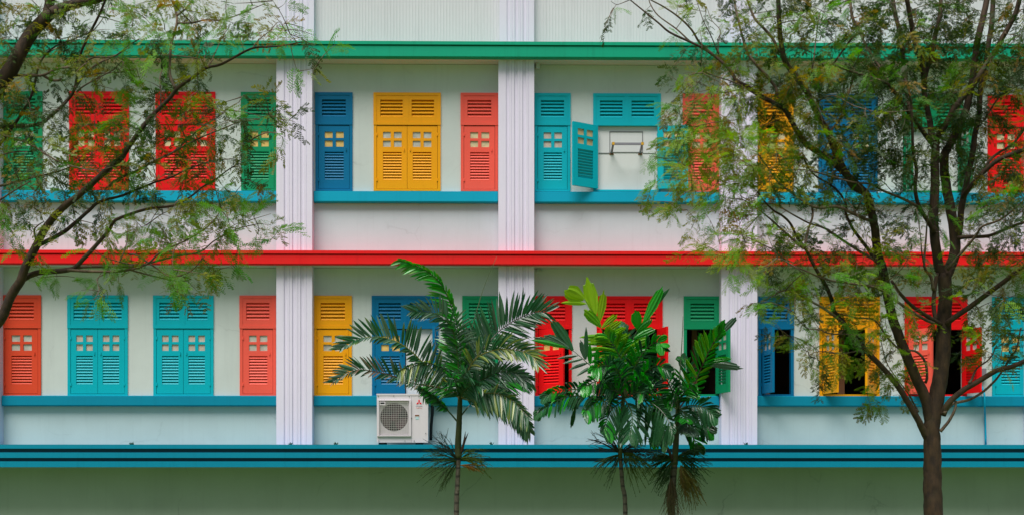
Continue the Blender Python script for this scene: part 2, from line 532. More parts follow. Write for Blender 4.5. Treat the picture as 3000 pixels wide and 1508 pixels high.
# pilasters
PIL = [(-1470 + 660, 0), (160 - 0, 0)]
pil_px = [(-1, -108), ]
def pilaster(x0, x1, z0, z1, yf, yb, dep=0.022):
    wd = x1 - x0
    pr = [(x0, yb), (x0, yf)]
    for a, b in ((0.21, 0.305), (0.44, 0.54), (0.67, 0.775)):
        pr += [(x0 + wd * a, yf), (x0 + wd * (a + .012), yf + dep), (x0 + wd * (b - .012), yf + dep), (x0 + wd * b, yf)]
        pr += [(x0 + wd * (b + .055), yf), (x0 + wd * (b + .06), yf + 0.008), (x0 + wd * (b + .068), yf + 0.008), (x0 + wd * (b + .073), yf)]
    pr += [(x1, yf), (x1, yb)]
    mb = MB()
    mb.prism_z(pr[::-1], z0, z1)
    return obj('pilaster', mb, 'pilaster', BLD)
for c in (209, 862, 1512.5, 2166, 2818):
    if c in (209, 2818):
        continue
    for row in (0, 1, 2):
        hw = 52.5
        y = Y_PIL if row else Y_UP - 0.12
        x0, x1 = xw(c - hw, 700, y), xw(c + hw, 700, y)
        if row == 0: pilaster(x0 + (0.03 if c < 1000 else 0.02), x1 + (0.03 if c < 1000 else 0.0), Z_GRN_T + 0.003, Z_TOP, y, Y_UP + 0.05)
        if row == 1: pilaster(x0, x1, Z_RED_T + 0.003, Z_GRN_B + 0.002, y, -0.001)
        if row == 2: pilaster(x0, x1, Z_BAND_T + 0.003, Z_RED_B + 0.002, y, -0.001)
for c in (-58, 3068):            # the end pilasters just beyond the frame
    for y, a, b in ((Y_UP - 0.12, Z_GRN_T + 0.003, Z_TOP), (Y_PIL, Z_RED_T + 0.003, Z_GRN_B + 0.002), (Y_PIL, Z_BAND_T + 0.003, Z_RED_B + 0.002)):
        pilaster(xw(c - 52, 700, y), xw(c + 52, 700, y), a, b, y, Y_UP + 0.05 if y > 0 else -0.001)

# sills, one per bay and row
bays = [(-5.5, 811.5), (915.5, 1459), (1566, 2112), (2219.5, 3015)]
for py0, py1, mat in ((561, 594, 'sill'), (1158.5, 1189, 'teal')):
    for a, b in bays:
        mb = MB()
        z1_, z0_ = zc(py0, Y_SILL), zc(py1, Y_SILL)
        y = Y_SILL
        prof = [(0.0, z1_ + 0.01), (y + 0.02, z1_), (y, z1_ - 0.006), (y, z0_ + 0.02), (y + 0.012, z0_), (0.0, z0_)]
        mb.prism_x(prof, xw(a, 700, Y_PIL) + 0.003, xw(b, 700, Y_PIL) - 0.003)
        obj('window_sill', mb, mat, BLD)

# ---- windows
def slats(mb, x0, x1, z0, z1, n, y0, y1, tf=None, slope=0.5):
    pitch = (z1 - z0) / n
    th = 0.010
    for i in range(n):
        zb = z0 + pitch * i + pitch * 0.05
        zt = zb + pitch * 0.98
        v = [(x0, y0, zb), (x1, y0, zb), (x1, y0, zb + th), (x0, y0, zb + th),
             (x0, y1, zt), (x1, y1, zt), (x1, y1, zt + th), (x0, y1, zt + th)]
        if i == n - 1:
            v = [(a, b, min(c, z1 + 0.004)) for a, b, c in v]
        if tf:
            v = [tf(p) for p in v]
        mb.add(v, [(0, 1, 2, 3), (3, 2, 6, 7), (5, 4, 7, 6), (0, 4, 5, 1), (0, 3, 7, 4), (1, 5, 6, 2)])

LEAF_T = 0.042
def leaf(win, mat, gl, hx, hz, w_, h_, side, ang, yh, label=None, wide=True):
    """shutter hung at (hx, yh); side +1 = hinge on the left; ang = how far it stands open"""
    a = R(ang)
    def tf(p):
        x, y, z = p
        X = x * math.cos(a) + y * math.sin(a)
        Y = -x * math.sin(a) + y * math.cos(a)
        return (hx + side * X, yh + Y, hz + z)
    ml = 0.19 if not wide else 0.17
    px0, px1 = w_ * 0.20, w_ * 0.82
    cx, m_ = (px0 + px1) / 2, 0.028
    zp0, zp1 = h_ * 0.665, h_ * 0.905
    czp = (zp0 + zp1) / 2
    zl0, zl1 = h_ * 0.135, h_ * 0.585
    panes = [(px0, cx - m_, zp0, czp - 0.022), (cx + m_, px1, zp0, czp - 0.022),
             (px0, cx - m_, czp + 0.022, zp1), (cx + m_, px1, czp + 0.022, zp1)]
    mb = MB()
    mb.holed(0, w_, 0, h_, panes + [(px0, px1, zl0, zl1)], 0, LEAF_T, tf)
    slats(mb, px0 + 0.001, px1 - 0.001, zl0, zl1, 10, 0.004, 0.036, tf)
    # hinges and pull
    for hzz in (0.12, 0.84):
        mb.box(-0.012, 0.012, -0.014, 0.0, h_ * hzz, h_ * hzz + 0.05, tf)
    mb.box(w_ - 0.06, w_ - 0.045, -0.02, 0.0, h_ * 0.6, h_ * 0.6 + 0.05, tf)
    o = obj('shutter', mb, mat, win, label=label)
    mb = MB()
    for p in panes:
        mb.box(p[0] - 0.004, p[1] + 0.004, 0.018, 0.024, p[2] - 0.004, p[3] + 0.004, tf)
    obj('pane', mb, gl, win)
    return o

ABOUT = {'closed': 'with its shutters closed', 'boarded': 'with one shutter swung out and a white board filling it', 'board2': 'with open shutters and a white board inside',
         'panel': 'with a white board in its right half', 'open_far': 'with an open dark lower half', 'ajar': 'with its shutter slightly ajar',
         'open_r': 'with open dark lower half and a shutter folded right', 'open_r1': 'with its shutter swung out on the right', 'open_l1': 'with its shutter swung out on the left',
         'open_both': 'with both shutters swung out', 'open_both2': 'with both shutters swung out, behind the tree'}
for wd in WINS:
    row, p0, p1, colr, n, gl, st = wd
    x0, x1, z0, z1 = wrect(wd)
    h = z1 - z0
    mat = 'w_' + colr
    yf, yb = -0.022, 0.10
    fr = 0.052
    zt = z0 + h * 0.672             # transom
    zb = z0 + 0.032
    mid = (x0 + x1) / 2
    mb = MB()
    holes = [(x0 + fr, x1 - fr, zb, zt)]
    lz0, lz1 = z0 + h * 0.752, z0 + h * 0.93
    if n == 2:
        hw = (x1 - x0) / 2
        lv = [(x0 + hw * 0.20, x0 + hw * 0.865, lz0, lz1), (x1 - hw * 0.865, x1 - hw * 0.20, lz0, lz1)]
    else:
        lv = [(x0 + (x1 - x0) * 0.18, x0 + (x1 - x0) * 0.82, lz0, lz1)]
    mb.holed(x0, x1, z0, z1, holes + lv, yf, yb)
    # raised outer moulding of the frame and a shallow line round the transom light
    mb.holed(x0 - 0.004, x1 + 0.004, zt + 0.0, z1 + 0.004, [(x0 + 0.05, x1 - 0.05, zt + 0.055, z1 - 0.045)], yf - 0.008, yf - 0.0005)
    if n == 2:
        mb.box(mid - 0.03, mid + 0.03, yf - 0.006, yf - 0.0006, zt + 0.056, z1 - 0.046)
    win = obj('window', mb, mat, BLD, label=f'{colr} {"double" if n == 2 else "narrow"} window {ABOUT[st]}')
    for a in lv:
        mb = MB()
        slats(mb, a[0] + 0.001, a[1] - 0.001, a[2], a[3], 5, yf + 0.008, yf + 0.05)
        obj('louvre', mb, mat, win)
    gap = 0.006
    ax0, ax1 = x0 + fr + gap, x1 - fr - gap
    az0, az1 = zb + gap, zt - 0.014
    lh = az1 - az0
    lw = (ax1 - ax0) / n - (0.003 if n == 2 else 0)
    yl = yf + 0.006                 # closed leaves sit just inside the frame face
    yo = yf - 0.012                 # opened leaves hang from its front
    L = lambda sd_, an, lab=None: leaf(win, mat, gl, ax0 if sd_ > 0 else ax1, az0, lw, lh, sd_, an, yl if an == 0 else yo, lab)
    def board(xa, xb, yy=0.03):
        q = MB()
        q.box(xa, xb, yy, yy + 0.03, zb + 0.002, zt - 0.002)
        return obj('infill_board', q, 'whiteboard', win)
    if st == 'closed':
        L(1, 0)
        if n == 2: L(-1, 0)
    elif st == 'boarded':
        L(1, 148); L(-1, 172)
        board(ax0 - gap + 0.002, ax1 + gap - 0.002)
    elif st == 'board2':
        L(1, 100); L(-1, 96)
        board(ax0 - gap + 0.002, ax1 + gap - 0.002, 0.07)
    elif st == 'panel':
        L(1, 0); L(-1, 92)
        board(mid + 0.01, ax1 + gap - 0.002)
    elif st == 'open_far': L(-1, 96)
    elif st == 'ajar': L(1, 38)
    elif st == 'open_r': L(1, 96); L(-1, 100)
    elif st == 'open_r1': L(-1, 104)
    elif st == 'open_l1': L(1, 82)
    elif st == 'open_both': L(1, 76); L(-1, 54)
    elif st == 'open_both2':
        s_ = L(1, 57, 'faded coral shutter'); s_.data.materials[0] = M['w_coral']; L(-1, 105)

# white panel detail in the boarded turquoise window: flap outline
bx0, bx1 = xw(1786, 410), xw(1884, 410)
mb = MB()
mb.holed(bx0, bx1, zc(446), zc(383), [(bx0 + 0.012, bx1 - 0.012, zc(446) + 0.012, zc(383) - 0.016)], 0.022, 0.029)
mb.box(xw(1754, 440), bx0 - 0.001, 0.022, 0.029, zc(449), zc(446.5))
mb.box(bx1 + 0.001, xw(1922, 440), 0.024, 0.029, zc(448.5), zc(446.8))
obj('board_seam', mb, 'seam', BLD, label='thin metal edging round the cut-out of the white window board')

# fittings on the wall
mb = MB(); mb.box(xw(1570, 196), xw(1581, 196), -0.11, -0.001, zc(204), zc(190)); mb.box(xw(1573, 196), xw(1578, 196), -0.13, -0.111, zc(200), zc(194)); obj('wall_box', mb, 'whiteboard', BLD, label='small pale fitting under the green ledge')  # plain small box on the wall, not a lamp
mb = MB(); mb.box(xw(1574, 790), xw(1580, 790), -0.05, -0.001, zc(795), zc(780)); mb.box(xw(1586, 790), xw(1589, 790), -0.04, -0.001, zc(793), zc(781)); obj('conduit', mb, 'mint_low', BLD)
mb = MB(); mb.box(xw(2862, 1090), xw(2884, 1090), -0.09, -0.001, zc(1106), zc(1078)); mb.box(xw(2864, 1090), xw(2882, 1090), -0.096, -0.0905, zc(1104), zc(1081)); obj('junction_box', mb, 'steel', BLD, label='grey junction box between the red and turquoise windows')
mb = MB()
pp = [W(2870, 1108, -0.03), W(2876, 1130, -0.03), W(2884, 1155, -0.19), W(2885, 1192, -0.19), W(2886, 1215, -0.04), W(2888, 1301, -0.04)]
mb.tube(catmull(pp, 5), 0.016, 8); mb.smooth = True
obj('drain_pipe', mb, 'sill', BLD, label='thin cyan pipe running down to the teal ledge')

# ------------------------------------------------------------------ metal bracket on the boarded window
br = thing('wall_bracket', W(1838, 432, 0.02), 'empty grey metal bracket jutting from the white board in the turquoise window', 'bracket')
yb_ = -0.30
mb = MB()
xa, xb = W(1792, 422, yb_).x, W(1887, 422, yb_).x
zt_, zb_ = W(1838, 418.5, yb_).z, W(1838, 424.5, yb_).z
mb.box(xa, xb, yb_, yb_ + 0.035, zb_, zt_)
obj('crossbar', mb, 'steel', br)
for xx in (xa + 0.012, xb - 0.047):
    mb = MB()
    z_w = zc(448, 0.02)
    v = []
    for dx in (0, 0.035):
        v += [(xx + dx, yb_ + 0.036, zb_ + 0.002), (xx + dx, yb_ + 0.036, zt_ - 0.002), (xx + dx, 0.02, z_w + 0.035), (xx + dx, 0.02, z_w - 0.005)]
    mb.add(v, [(0, 1, 2, 3), (7, 6, 5, 4), (0, 4, 5, 1), (1, 5, 6, 2), (2, 6, 7, 3), (3, 7, 4, 0)])
    obj('arm', mb, 'steel', br)
    mb = MB(); mb.box(xx - 0.004, xx + 0.039, yb_ - 0.006, yb_ - 0.0005, zb_ - 0.004, zt_ + 0.008); obj('end_cap', mb, 'ochre', br)
    mb = MB(); mb.box(xx - 0.02, xx + 0.055, 0.0205, 0.0295, z_w - 0.03, z_w - 0.006); obj('foot_plate', mb, 'rust', br)

# ------------------------------------------------------------------ air conditioner on the teal ledge
ya = -0.56
ax0, ax1 = W(1104, 1220, ya).x, W(1254, 1220, ya).x
az0, az1 = W(1180, 1295, ya).z, W(1180, 1152, ya).z
ac = thing('condenser_unit', ((ax0 + ax1) / 2, ya + 0.16, Z_BAND_T), 'ivory air conditioner outdoor unit with round fan grille standing on the teal ledge', 'air conditioner')
aw, ah = ax1 - ax0, az1 - az0
def A(u, v):                       # unit coordinates of the front (0..1 from the left, 0..1 from the top)
    return ax0 + aw * u, az1 - ah * v
fx0, fz1 = A(0.045, 0.145); fx1, fz0 = A(0.635, 0.86)
mb = MB()
fc = A(0.335, 0.478); fr_ = aw * 0.275
mb.holed(ax0, ax1, az0, az1 - 0.03, [(fx0 + .015, fx1 - .015, fz0 + .015, fz1 - .015)], ya, ya + 0.02)
mb.box(ax0, ax0 + 0.012, ya + 0.0205, ya + 0.34, az0, az1 - 0.03)
mb.box(ax1 - 0.012, ax1, ya + 0.0205, ya + 0.34, az0 + 0.03, az1 - 0.03)
mb.box(ax0 + 0.0125, ax1 - 0.0125, ya + 0.33, ya + 0.34, az0 + 0.03, az1 - 0.03)
mb.box(ax0 + 0.0125, ax1 - 0.0125, ya + 0.0205, ya + 0.329, az0, az0 + 0.012)
obj('casing', mb, 'white', ac)
mb = MB(); mb.box(ax0 - 0.006, ax1 + 0.006, ya - 0.006, ya + 0.346, az1 - 0.0295, az1); obj('lid', mb, 'white', ac)
# panel seam, screws, feet
mb = MB()
sx, _ = A(0.672, 0)
mb.box(sx, sx + 0.004, ya - 0.0015, ya - 0.0004, az0, az1 - 0.031)
obj('panel_seam', mb, 'steel', ac)
for u, v in ((.03, .045), (.33, .045), (.635, .05), (.82, .045), (.025, .19), (.65, .19), (.025, .83), (.65, .83), (.04, .965), (.55, .965), (.73, .965), (.68, .5), (.955, .81)):
    q = A(u, v)
    mb = MB(); mb.box(q[0] - .006, q[0] + .006, ya - 0.012, ya - 0.0065, q[1] - .006, q[1] + .006); obj('screw', mb, 'dark', ac)
for u in (0.1, 0.82):
    q = A(u, 1)
    mb = MB(); mb.box(q[0] - 0.06, q[0] + 0.06, ya + 0.02, ya + 0.32, Z_BAND_T, az0 - 0.0005); obj('foot', mb, 'dark', ac)
# raised guard frame
mb = MB(); mb.holed(fx0 - 0.03, fx1 + 0.03, fz0 - 0.01, fz1 + 0.012, [(fx0, fx1, fz0, fz1)], ya - 0.03, ya - 0.0005); obj('guard_frame', mb, 'white', ac)
# shroud: plate with a round throat
mb = MB()
nseg = 48
ring = [(fc[0] + fr_ * math.cos(2 * math.pi * k / nseg), fc[1] + fr_ * math.sin(2 * math.pi * k / nseg)) for k in range(nseg)]
outer = []
for k in range(nseg):
    c_, s_ = math.cos(2 * math.pi * k / nseg), math.sin(2 * math.pi * k / nseg)
    t_ = min(((fx1 + .01 - fc[0]) / c_) if c_ > 1e-6 else ((fx0 - .01 - fc[0]) / c_) if c_ < -1e-6 else 9,
             ((fz1 + .01 - fc[1]) / s_) if s_ > 1e-6 else ((fz0 - .01 - fc[1]) / s_) if s_ < -1e-6 else 9)
    outer.append((fc[0] + c_ * t_, fc[1] + s_ * t_))
v = [(x, ya + 0.022, z) for x, z in ring] + [(x, ya + 0.022, z) for x, z in outer] + [(x, ya + 0.11, z) for x, z in ring]
f = []
for k in range(nseg):
    k2 = (k + 1) % nseg
    f += [(k, k2, nseg + k2, nseg + k), (k2, k, 2 * nseg + k, 2 * nseg + k2)]
mb.add(v, f)
obj('shroud', mb, 'white', ac)
mb = MB(); mb.disc(fc, fr_ * 1.05, ya + 0.2); obj('back_plate', mb, 'dark', ac)
mb = MB()
mb.disc(fc, fr_ * 0.28, ya + 0.055, 24)
for k in range(3):
    a0 = 2 * math.pi * k / 3 + 0.5
    vv = []
    for i in range(9):
        a_ = a0 + i / 8 * 1.35
        for rr in (0.22, 0.62, 0.95):
            sw = a_ + (rr - 0.22) * 0.5
            vv.append((fc[0] + fr_ * rr * math.cos(sw), ya + 0.06 + 0.09 * i / 8, fc[1] + fr_ * rr * math.sin(sw)))
    ff = []
    for i in range(8):
        for j in range(2):
            ff.append((i * 3 + j, i * 3 + j + 1, i * 3 + j + 4, i * 3 + j + 3))
    mb.add(vv, ff)
obj('fan', mb, 'fan', ac)
mb = MB()
nw = 17
for k in range(1, nw):
    x = fx0 + (fx1 - fx0) * k / nw
    mb.box(x - .002, x + .002, ya - 0.020, ya - 0.017, fz0, fz1)
for k in range(1, 19):
    z = fz0 + (fz1 - fz0) * k / 19
    mb.box(fx0, fx1, ya - 0.0235, ya - 0.0205, z - .002, z + .002)
obj('fan_guard', mb, 'wire', ac)
q0, q1 = A(0.06, 0.165), A(0.17, 0.235)
mb = MB(); mb.box(q0[0], q1[0], ya - 0.034, ya - 0.031, q1[1], q0[1]); pl = obj('name_plate', mb, 'white', ac)
mb = MB(); mb.box(q0[0] + .01, q1[0] - .015, ya - 0.0365, ya - 0.0345, q1[1] + .022, q0[1] - .012); obj('plate_print', mb, 'dark', ac)
q0, q1 = A(0.74, 0.43), A(0.83, 0.46)
mb = MB(); mb.box(q0[0], q1[0], ya - 0.004, ya - 0.0005, q1[1] - .01, q0[1] + .006); obj('handle_plate', mb, 'white', ac)
mb = MB(); mb.box(q0[0] + .004, q1[0] - .004, ya - 0.006, ya - 0.0045, q1[1] + .002, q0[1]); obj('handle_slot', mb, 'rust', ac)
q0, q1 = A(0.745, 0.475), A(0.82, 0.525)
mb = MB(); mb.box(q0[0] + .012, q1[0], ya - 0.003, ya - 0.0005, q1[1], q0[1]); obj('sticker', mb, 'sticker', ac)
# emblem of three red diamonds
lc = A(0.825, 0.178)
mb = MB()
dl = aw * 0.036
for k in range(3):
    a_ = math.pi / 2 + k * 2 * math.pi / 3
    d1 = (math.cos(a_ - math.pi / 6), math.sin(a_ - math.pi / 6))
    d2 = (math.cos(a_ + math.pi / 6), math.sin(a_ + math.pi / 6))
    pts = [(0, 0), (d1[0] * dl, d1[1] * dl), ((d1[0] + d2[0]) * dl, (d1[1] + d2[1]) * dl), (d2[0] * dl, d2[1] * dl)]
    v = [(lc[0] + x, ya - 0.004, lc[1] + z) for x, z in pts] + [(lc[0] + x, ya - 0.0005, lc[1] + z) for x, z in pts]
    mb.add(v, [(0, 1, 2, 3), (7, 6, 5, 4), (0, 4, 5, 1), (1, 5, 6, 2), (2, 6, 7, 3), (3, 7, 4, 0)])
obj('emblem', mb, 'logo', ac)
def lettering(body, cx, z, width, mat):
    cu = bpy.data.curves.new('lettering', 'FONT')
    cu.body = body
    cu.align_x = 'CENTER'
    cu.size = 0.05
    cu.extrude = 0.0008
    o = bpy.data.objects.new('lettering', cu)
    COL.objects.link(o)
    cu.materials.append(M[mat])
    bpy.context.view_layer.update()
    k = width / max(o.dimensions.x, 1e-4)
    me = bpy.data.meshes.new_from_object(o)
    bpy.data.objects.remove(o)
    for v_ in me.vertices:
        x_, y_, z_ = v_.co
        v_.co = (x_ * k, -z_, y_ * k)
    me.materials.clear()
    me.materials.append(M[mat])
    o = bpy.data.objects.new('lettering', me)
    COL.objects.link(o)
    o.parent = ac
    o.location = Vector((cx, ya - 0.0025, z)) - ac.location
lettering('MITSUBISHI', lc[0], A(0, 0.262)[1], aw * 0.125, 'ink')
lettering('ELECTRIC', lc[0] + 0.004, A(0, 0.298)[1], aw * 0.11, 'inkred')
mb = MB()
mb.tube(catmull([(ax1 + 0.03, ya + 0.3, az1 - 0.02), (ax1 + 0.06, ya + 0.32, az1 - 0.25), (ax1 + 0.035, ya + 0.36, az0 + 0.3), (ax1 + 0.03, ya + 0.36, az0 + 0.05)], 4), 0.028, 8)
mb.smooth = True
obj('pipe', mb, 'dark', ac, label='dark lagged pipe down the side of the unit')

# small weeds rooted on the ledge
def weed(px, where):
    base = W(px, 1301, -0.45)
    base.z = Z_BAND_T
    o = thing('weed', base, f'tiny dark weed on the teal ledge {where}', 'weed', 'weeds on the teal ledge')
    mb = MB()
    for k in range(16):
        a_ = rnd.uniform(0, 6.28)
        l_ = rnd.uniform(0.03, 0.075)
        d_ = Vector((math.cos(a_) * 0.7, math.sin(a_) * 0.7, rnd.uniform(0.4, 1))).normalized()
        p0 = base + Vector((rnd.uniform(-.03, .03), rnd.uniform(-.02, .02), 0))
        q = d_.cross(Vector((0, 0, 1))).normalized() * 0.009
        mb.add([p0 - q * .4, p0 + d_ * l_ * .6 - q, p0 + d_ * l_, p0 + d_ * l_ * .6 + q, p0 + q * .4], [(0, 1, 2, 3, 4)], (0.02, 0.06, 0.04))
    obj('leaves', mb, 'leaf', o)
for px, wh in ((850, 'below the pilaster left of the yellow narrow window'), (983, 'left of the air conditioner'), (1440, 'right of the nearer palm crown'), (2186, 'below the pilaster left of the blue open window'), (386, 'below the turquoise double windows')):
    weed(px, wh)

# ------------------------------------------------------------------ palms
C_ = Vector((0, -1, 0))
pxm = lambda n, dep: n * dep / F      # photo pixels -> metres
def jit(c, a=0.18):
    k = 1 + rnd.uniform(-a, a)
    return tuple(max(0.001, x * k * (1 + rnd.uniform(-a * .5, a * .5))) for x in c)

DARK = (0.020, 0.092, 0.034)
GREY = (0.078, 0.150, 0.098)  # silvery sky sheen put into the leaflet colour
GREEN = (0.020, 0.26, 0.018)
BRIGHT = (0.10, 0.32, 0.008)
LIME = (0.22, 0.40, 0.008)
YEL = (0.20, 0.25, 0.06)
PINK = (0.22, 0.16, 0.12)

def leaflet(mb, p, T, d, L, wid, droop, col, broad, tipcol=None, roll=0.0):
    Wv = (T - d * T.dot(d))
    Wv = Wv.normalized() if Wv.length > 1e-3 else d.orthogonal().normalized()
    Nn = d.cross(Wv).normalized()
    Wv = (Wv * math.cos(roll) + Nn * math.sin(roll)).normalized()
    Nn = d.cross(Wv).normalized()
    nc = 7 if broad else 3
    ns = 6
    v, f, cs = [], [], []
    for i in range(ns + 1):
        t = i / ns
        if broad:
            wd = wid * (0.22 + 0.78 * min(1, (t / 0.5)) ** 0.7) * (1 - 0.42 * max(0, (t - 0.55) / 0.45))
        else:
            wd = wid * max(0.04, (min(1, 0.25 + t * 3.2)) * (1 - t ** 4.5))
        ctr = p + d * (L * t) + Vector((0, 0, -1)) * (droop * L * t * t)
        for k in range(nc):
            s_ = k / (nc - 1) - 0.5
            if broad:
                off = Nn * ((-1) ** k * 0.007 * min(1, t * 2)) + Nn * (-abs(s_) * wd * 0.25)
                jag = (0.0 if i < ns else (abs(s_) * -0.30 + rnd.uniform(-0.10, 0.05))) * L * (0.8 if L > .2 else .5)
            else:
                off = Nn * (-abs(s_) * wd * 0.45)
                jag = 0
            v.append(ctr + Wv * (s_ * wd) + off + d * jag)
            cc = col
            if tipcol:
                q = max(0, (t - 0.55) / 0.45) * 0.8
                cc = tuple(a * (1 - q) + b * q for a, b in zip(col, tipcol))
            cs.append(cc)
    for i in range(ns):
        for k in range(nc - 1):
            a = i * nc + k
            f.append((a, a + 1, a + nc + 1, a + nc))
    mb.add(v, f, cs)

def frond(palm, base_depth, pts, dz, n, lL, lR, phiL=20, phiR=20, wid=0.024, ang=55, droop=0.25, cols=(DARK,), tip=None, broad=False, s0=0.18,
          rach=(0.05, 0.09, 0.03), rr=0.011, merge=False, label=None, jitter=1.0):
    """pts in photo pixels; dz: metres towards (-) or away from (+) the camera at the tip"""
    n = int(n * (1.35 if broad else 1.45))
    droop *= 0.6 if broad else 0.8
    if not broad: lL *= 1.12; lR *= 1.12
    if broad: cols = tuple((0.030, 0.12, 0.045) if c == GREY and k_ % 2 == 0 else c for k_, c in enumerate(cols))
    wid *= 0.74 if broad else 1.6
    if broad: lL *= 1.15; lR *= 1.15; jitter = 0.55
    m_ = len(pts)
    P3 = [P(x, y, base_depth + dz * (i / (m_ - 1)) ** 1.2) for i, (x, y) in enumerate(pts)]
    path = catmull(P3, 6)
    mb = MB()
    mb.smooth = False
    N_ = len(path)
    mb.tube(path, [rr * (1 - 0.8 * i / (N_ - 1)) + 0.0015 for i in range(N_)], 6, col=rach)
    # arc length
    acc = [0]
    for i in range(1, N_):
        acc.append(acc[-1] + (path[i] - path[i - 1]).length)
    tot = acc[-1]
    def at(s):
        t_ = s * tot
        for i in range(1, N_):
            if acc[i] >= t_:
                k = (t_ - acc[i - 1]) / max(1e-9, acc[i] - acc[i - 1])
                return path[i - 1].lerp(path[i], k), (path[i] - path[i - 1]).normalized()
        return path[-1], (path[-1] - path[-2]).normalized()
    for side, Lm, phi in ((1, lL, phiL), (-1, lR, phiR)):
        if Lm <= 0:
            continue
        for i in range(n):
            s = s0 + (1 - s0) * (i + 0.3 + rnd.uniform(-.2, .2)) / n
            s = min(s, 0.999)
            p, T = at(s)
            U = C_.cross(T)
            U = U.normalized() if U.length > 1e-3 else Vector((0, 0, 1))
            ph = R(phi * (0.7 if broad else 1) + rnd.gauss(0, 12) * jitter)
            dr = (U * side * math.cos(ph) + C_ * math.sin(ph)).normalized()
            u_ = (s - s0) / (1 - s0)
            a_ = R(ang * (1.15 - 0.65 * u_ ** 1.5) + rnd.gauss(0, 5) * jitter)
            d = (dr * math.sin(a_) + T * math.cos(a_)).normalized()
            L = Lm * (0.62 + 0.38 * math.sin(math.pi * min(1, 0.15 + u_ * 0.75))) * (1 - 0.35 * u_ ** 3) * rnd.uniform(0.88, 1.1)
            last = broad and i >= n - 2
            leaflet(mb, p, T, d, L, wid * rnd.uniform(0.75, 1.2) * (2.3 if last else 1), droop * rnd.uniform(0.5, 1.5), jit(rnd.choice(cols)), broad,
                    tip if (tip and rnd.random() < (0.6 if broad else 0.3)) else None, rnd.gauss(0, 0.35) * jitter)
    return obj('frond', mb, 'palm_leaf', palm, label=label)

def blades(palm, dep, pts, dz, items, rr=0.009, rach=(0.05, 0.10, 0.03), label=None):
    """frond with few broad blades, each (base x, base y, tip x, tip y, width, colour) in photo pixels"""
    mb = MB()
    path = catmull([P(x, y, dep + dz * i / (len(pts) - 1)) for i, (x, y) in enumerate(pts)], 5)
    mb.tube(path, [rr * (1 - .75 * i / (len(path) - 1)) for i in range(len(path))], 6, col=rach)
    for bx, by, tx, ty, w_, c in items:
        k = min(range(len(pts)), key=lambda i: math.hypot(pts[i][0] - bx, pts[i][1] - by))
        d0 = dep + dz * k / (len(pts) - 1)
        a = P(bx, by, d0)
        b = P(tx, ty, d0 - rnd.uniform(0.02, 0.16))
        d = b - a
        L = d.length
        d.normalize()
        dr = 0.10 if abs(d.z) < 0.8 else 0.0
        b2 = b + Vector((0, 0, dr * L))
        d = (b2 - a).normalized()
        leaflet(mb, a, C_.cross(d), d, L, pxm(w_, dep), dr, jit(c, .1), w_ > 15, LIME if c is BRIGHT else None, rnd.gauss(0, .2))
    return obj('frond', mb, 'palm_leaf', palm, label=label)

def stalks(palm, base, spans, n, ln, col, thick=0.0028, bead=0.5, curve=0.3, name='flower_stalk', label=None):
    """a spray of thin branching strands from one point; spans: (angle0, angle1) in the picture plane"""
    mb = MB()
    n = int(n * 1.15); ln *= 1.05; thick *= 1.25
    base = Vector(base)
    for k in range(n):
        a = R(rnd.uniform(*spans))
        dep = rnd.uniform(-0.55, 0.4)
        d = Vector((math.cos(a), dep, math.sin(a))).normalized()
        l_ = ln * rnd.uniform(0.55, 1.1)
        pts = []
        side = Vector((rnd.uniform(-1, 1), rnd.uniform(-1, 1), rnd.uniform(-.4, 1))) * 0.10
        for i in range(7):
            t = i / 6
            pts.append(base + d * l_ * t + side * l_ * math.sin(t * 3.0) + Vector((0, 0, -1)) * curve * l_ * t * t)
        c = jit(col, 0.35)
        mb.tube(pts, [thick * (1.5 - t / 6) for t in range(7)], 5, col=c)
        for q_ in range(3):
            i0 = rnd.choice((2, 3, 4))
            o_ = pts[i0]
            d2 = (d + Vector((rnd.uniform(-.8, .8), rnd.uniform(-.8, .8), rnd.uniform(-.7, .5)))).normalized()
            l2 = l_ * rnd.uniform(0.2, 0.4)
            mb.tube([o_ + d2 * l2 * t + Vector((0, 0, -1)) * curve * l2 * t * t for t in (0, .35, .7, 1)], [thick * .95, thick * .85, thick * .7, thick * .4], 4, col=c)
        for b in range(int(bead * 14)):
            t = rnd.uniform(0.3, 1)
            i = min(5, int(t * 6))
            q = pts[i].lerp(pts[i + 1], t * 6 - i)
            r_ = rnd.uniform(0.004, 0.008)
            mb.add([q + Vector(o_) * r_ for o_ in ((1, 0, 0), (0, 1, 0), (-1, 0, 0), (0, -1, 0), (0, 0, 1.3), (0, 0, -1.3))],
                   [(0, 1, 4), (1, 2, 4), (2, 3, 4), (3, 0, 4), (1, 0, 5), (2, 1, 5), (3, 2, 5), (0, 3, 5)], jit(col, 0.3))
    return obj(name, mb, 'stalk', palm, label=label)

def palm_trunk(palm, dep, pts, rad, shaft_pts, shaft_rad):
    b = P(pts[0][0], pts[0][1], dep)
    path = [P(x, y, dep) for x, y in pts]
    path = [Vector((path[0].x - 0.02, path[0].y, -0.05))] + path
    path = catmull(path, 14)
    rr = [rad[0] + (rad[1] - rad[0]) * i / (len(path) - 1) for i in range(len(path))]
    rr = [r * (1.05 if i % 3 == 0 else 0.97) for i, r in enumerate(rr)]
    mb = MB(); mb.smooth = True
    mb.tube(path, rr, 12)
    obj('trunk', mb, 'palm_bark', palm)
    path = catmull([P(x, y, dep) for x, y in shaft_pts], 5)
    mb = MB(); mb.smooth = True
    n_ = len(path) - 1
    rr = [shaft_rad[0] * (1 - (i / n_) ** 1.5) + shaft_rad[1] * (i / n_) ** 1.5 for i in range(len(path))]
    mb.tube(path, rr, 12)
    obj('crownshaft', mb, 'shaft', palm)

def px(pts, k, ox, oy):
    return [(ox + x / k, oy + y / k) for x, y in pts]

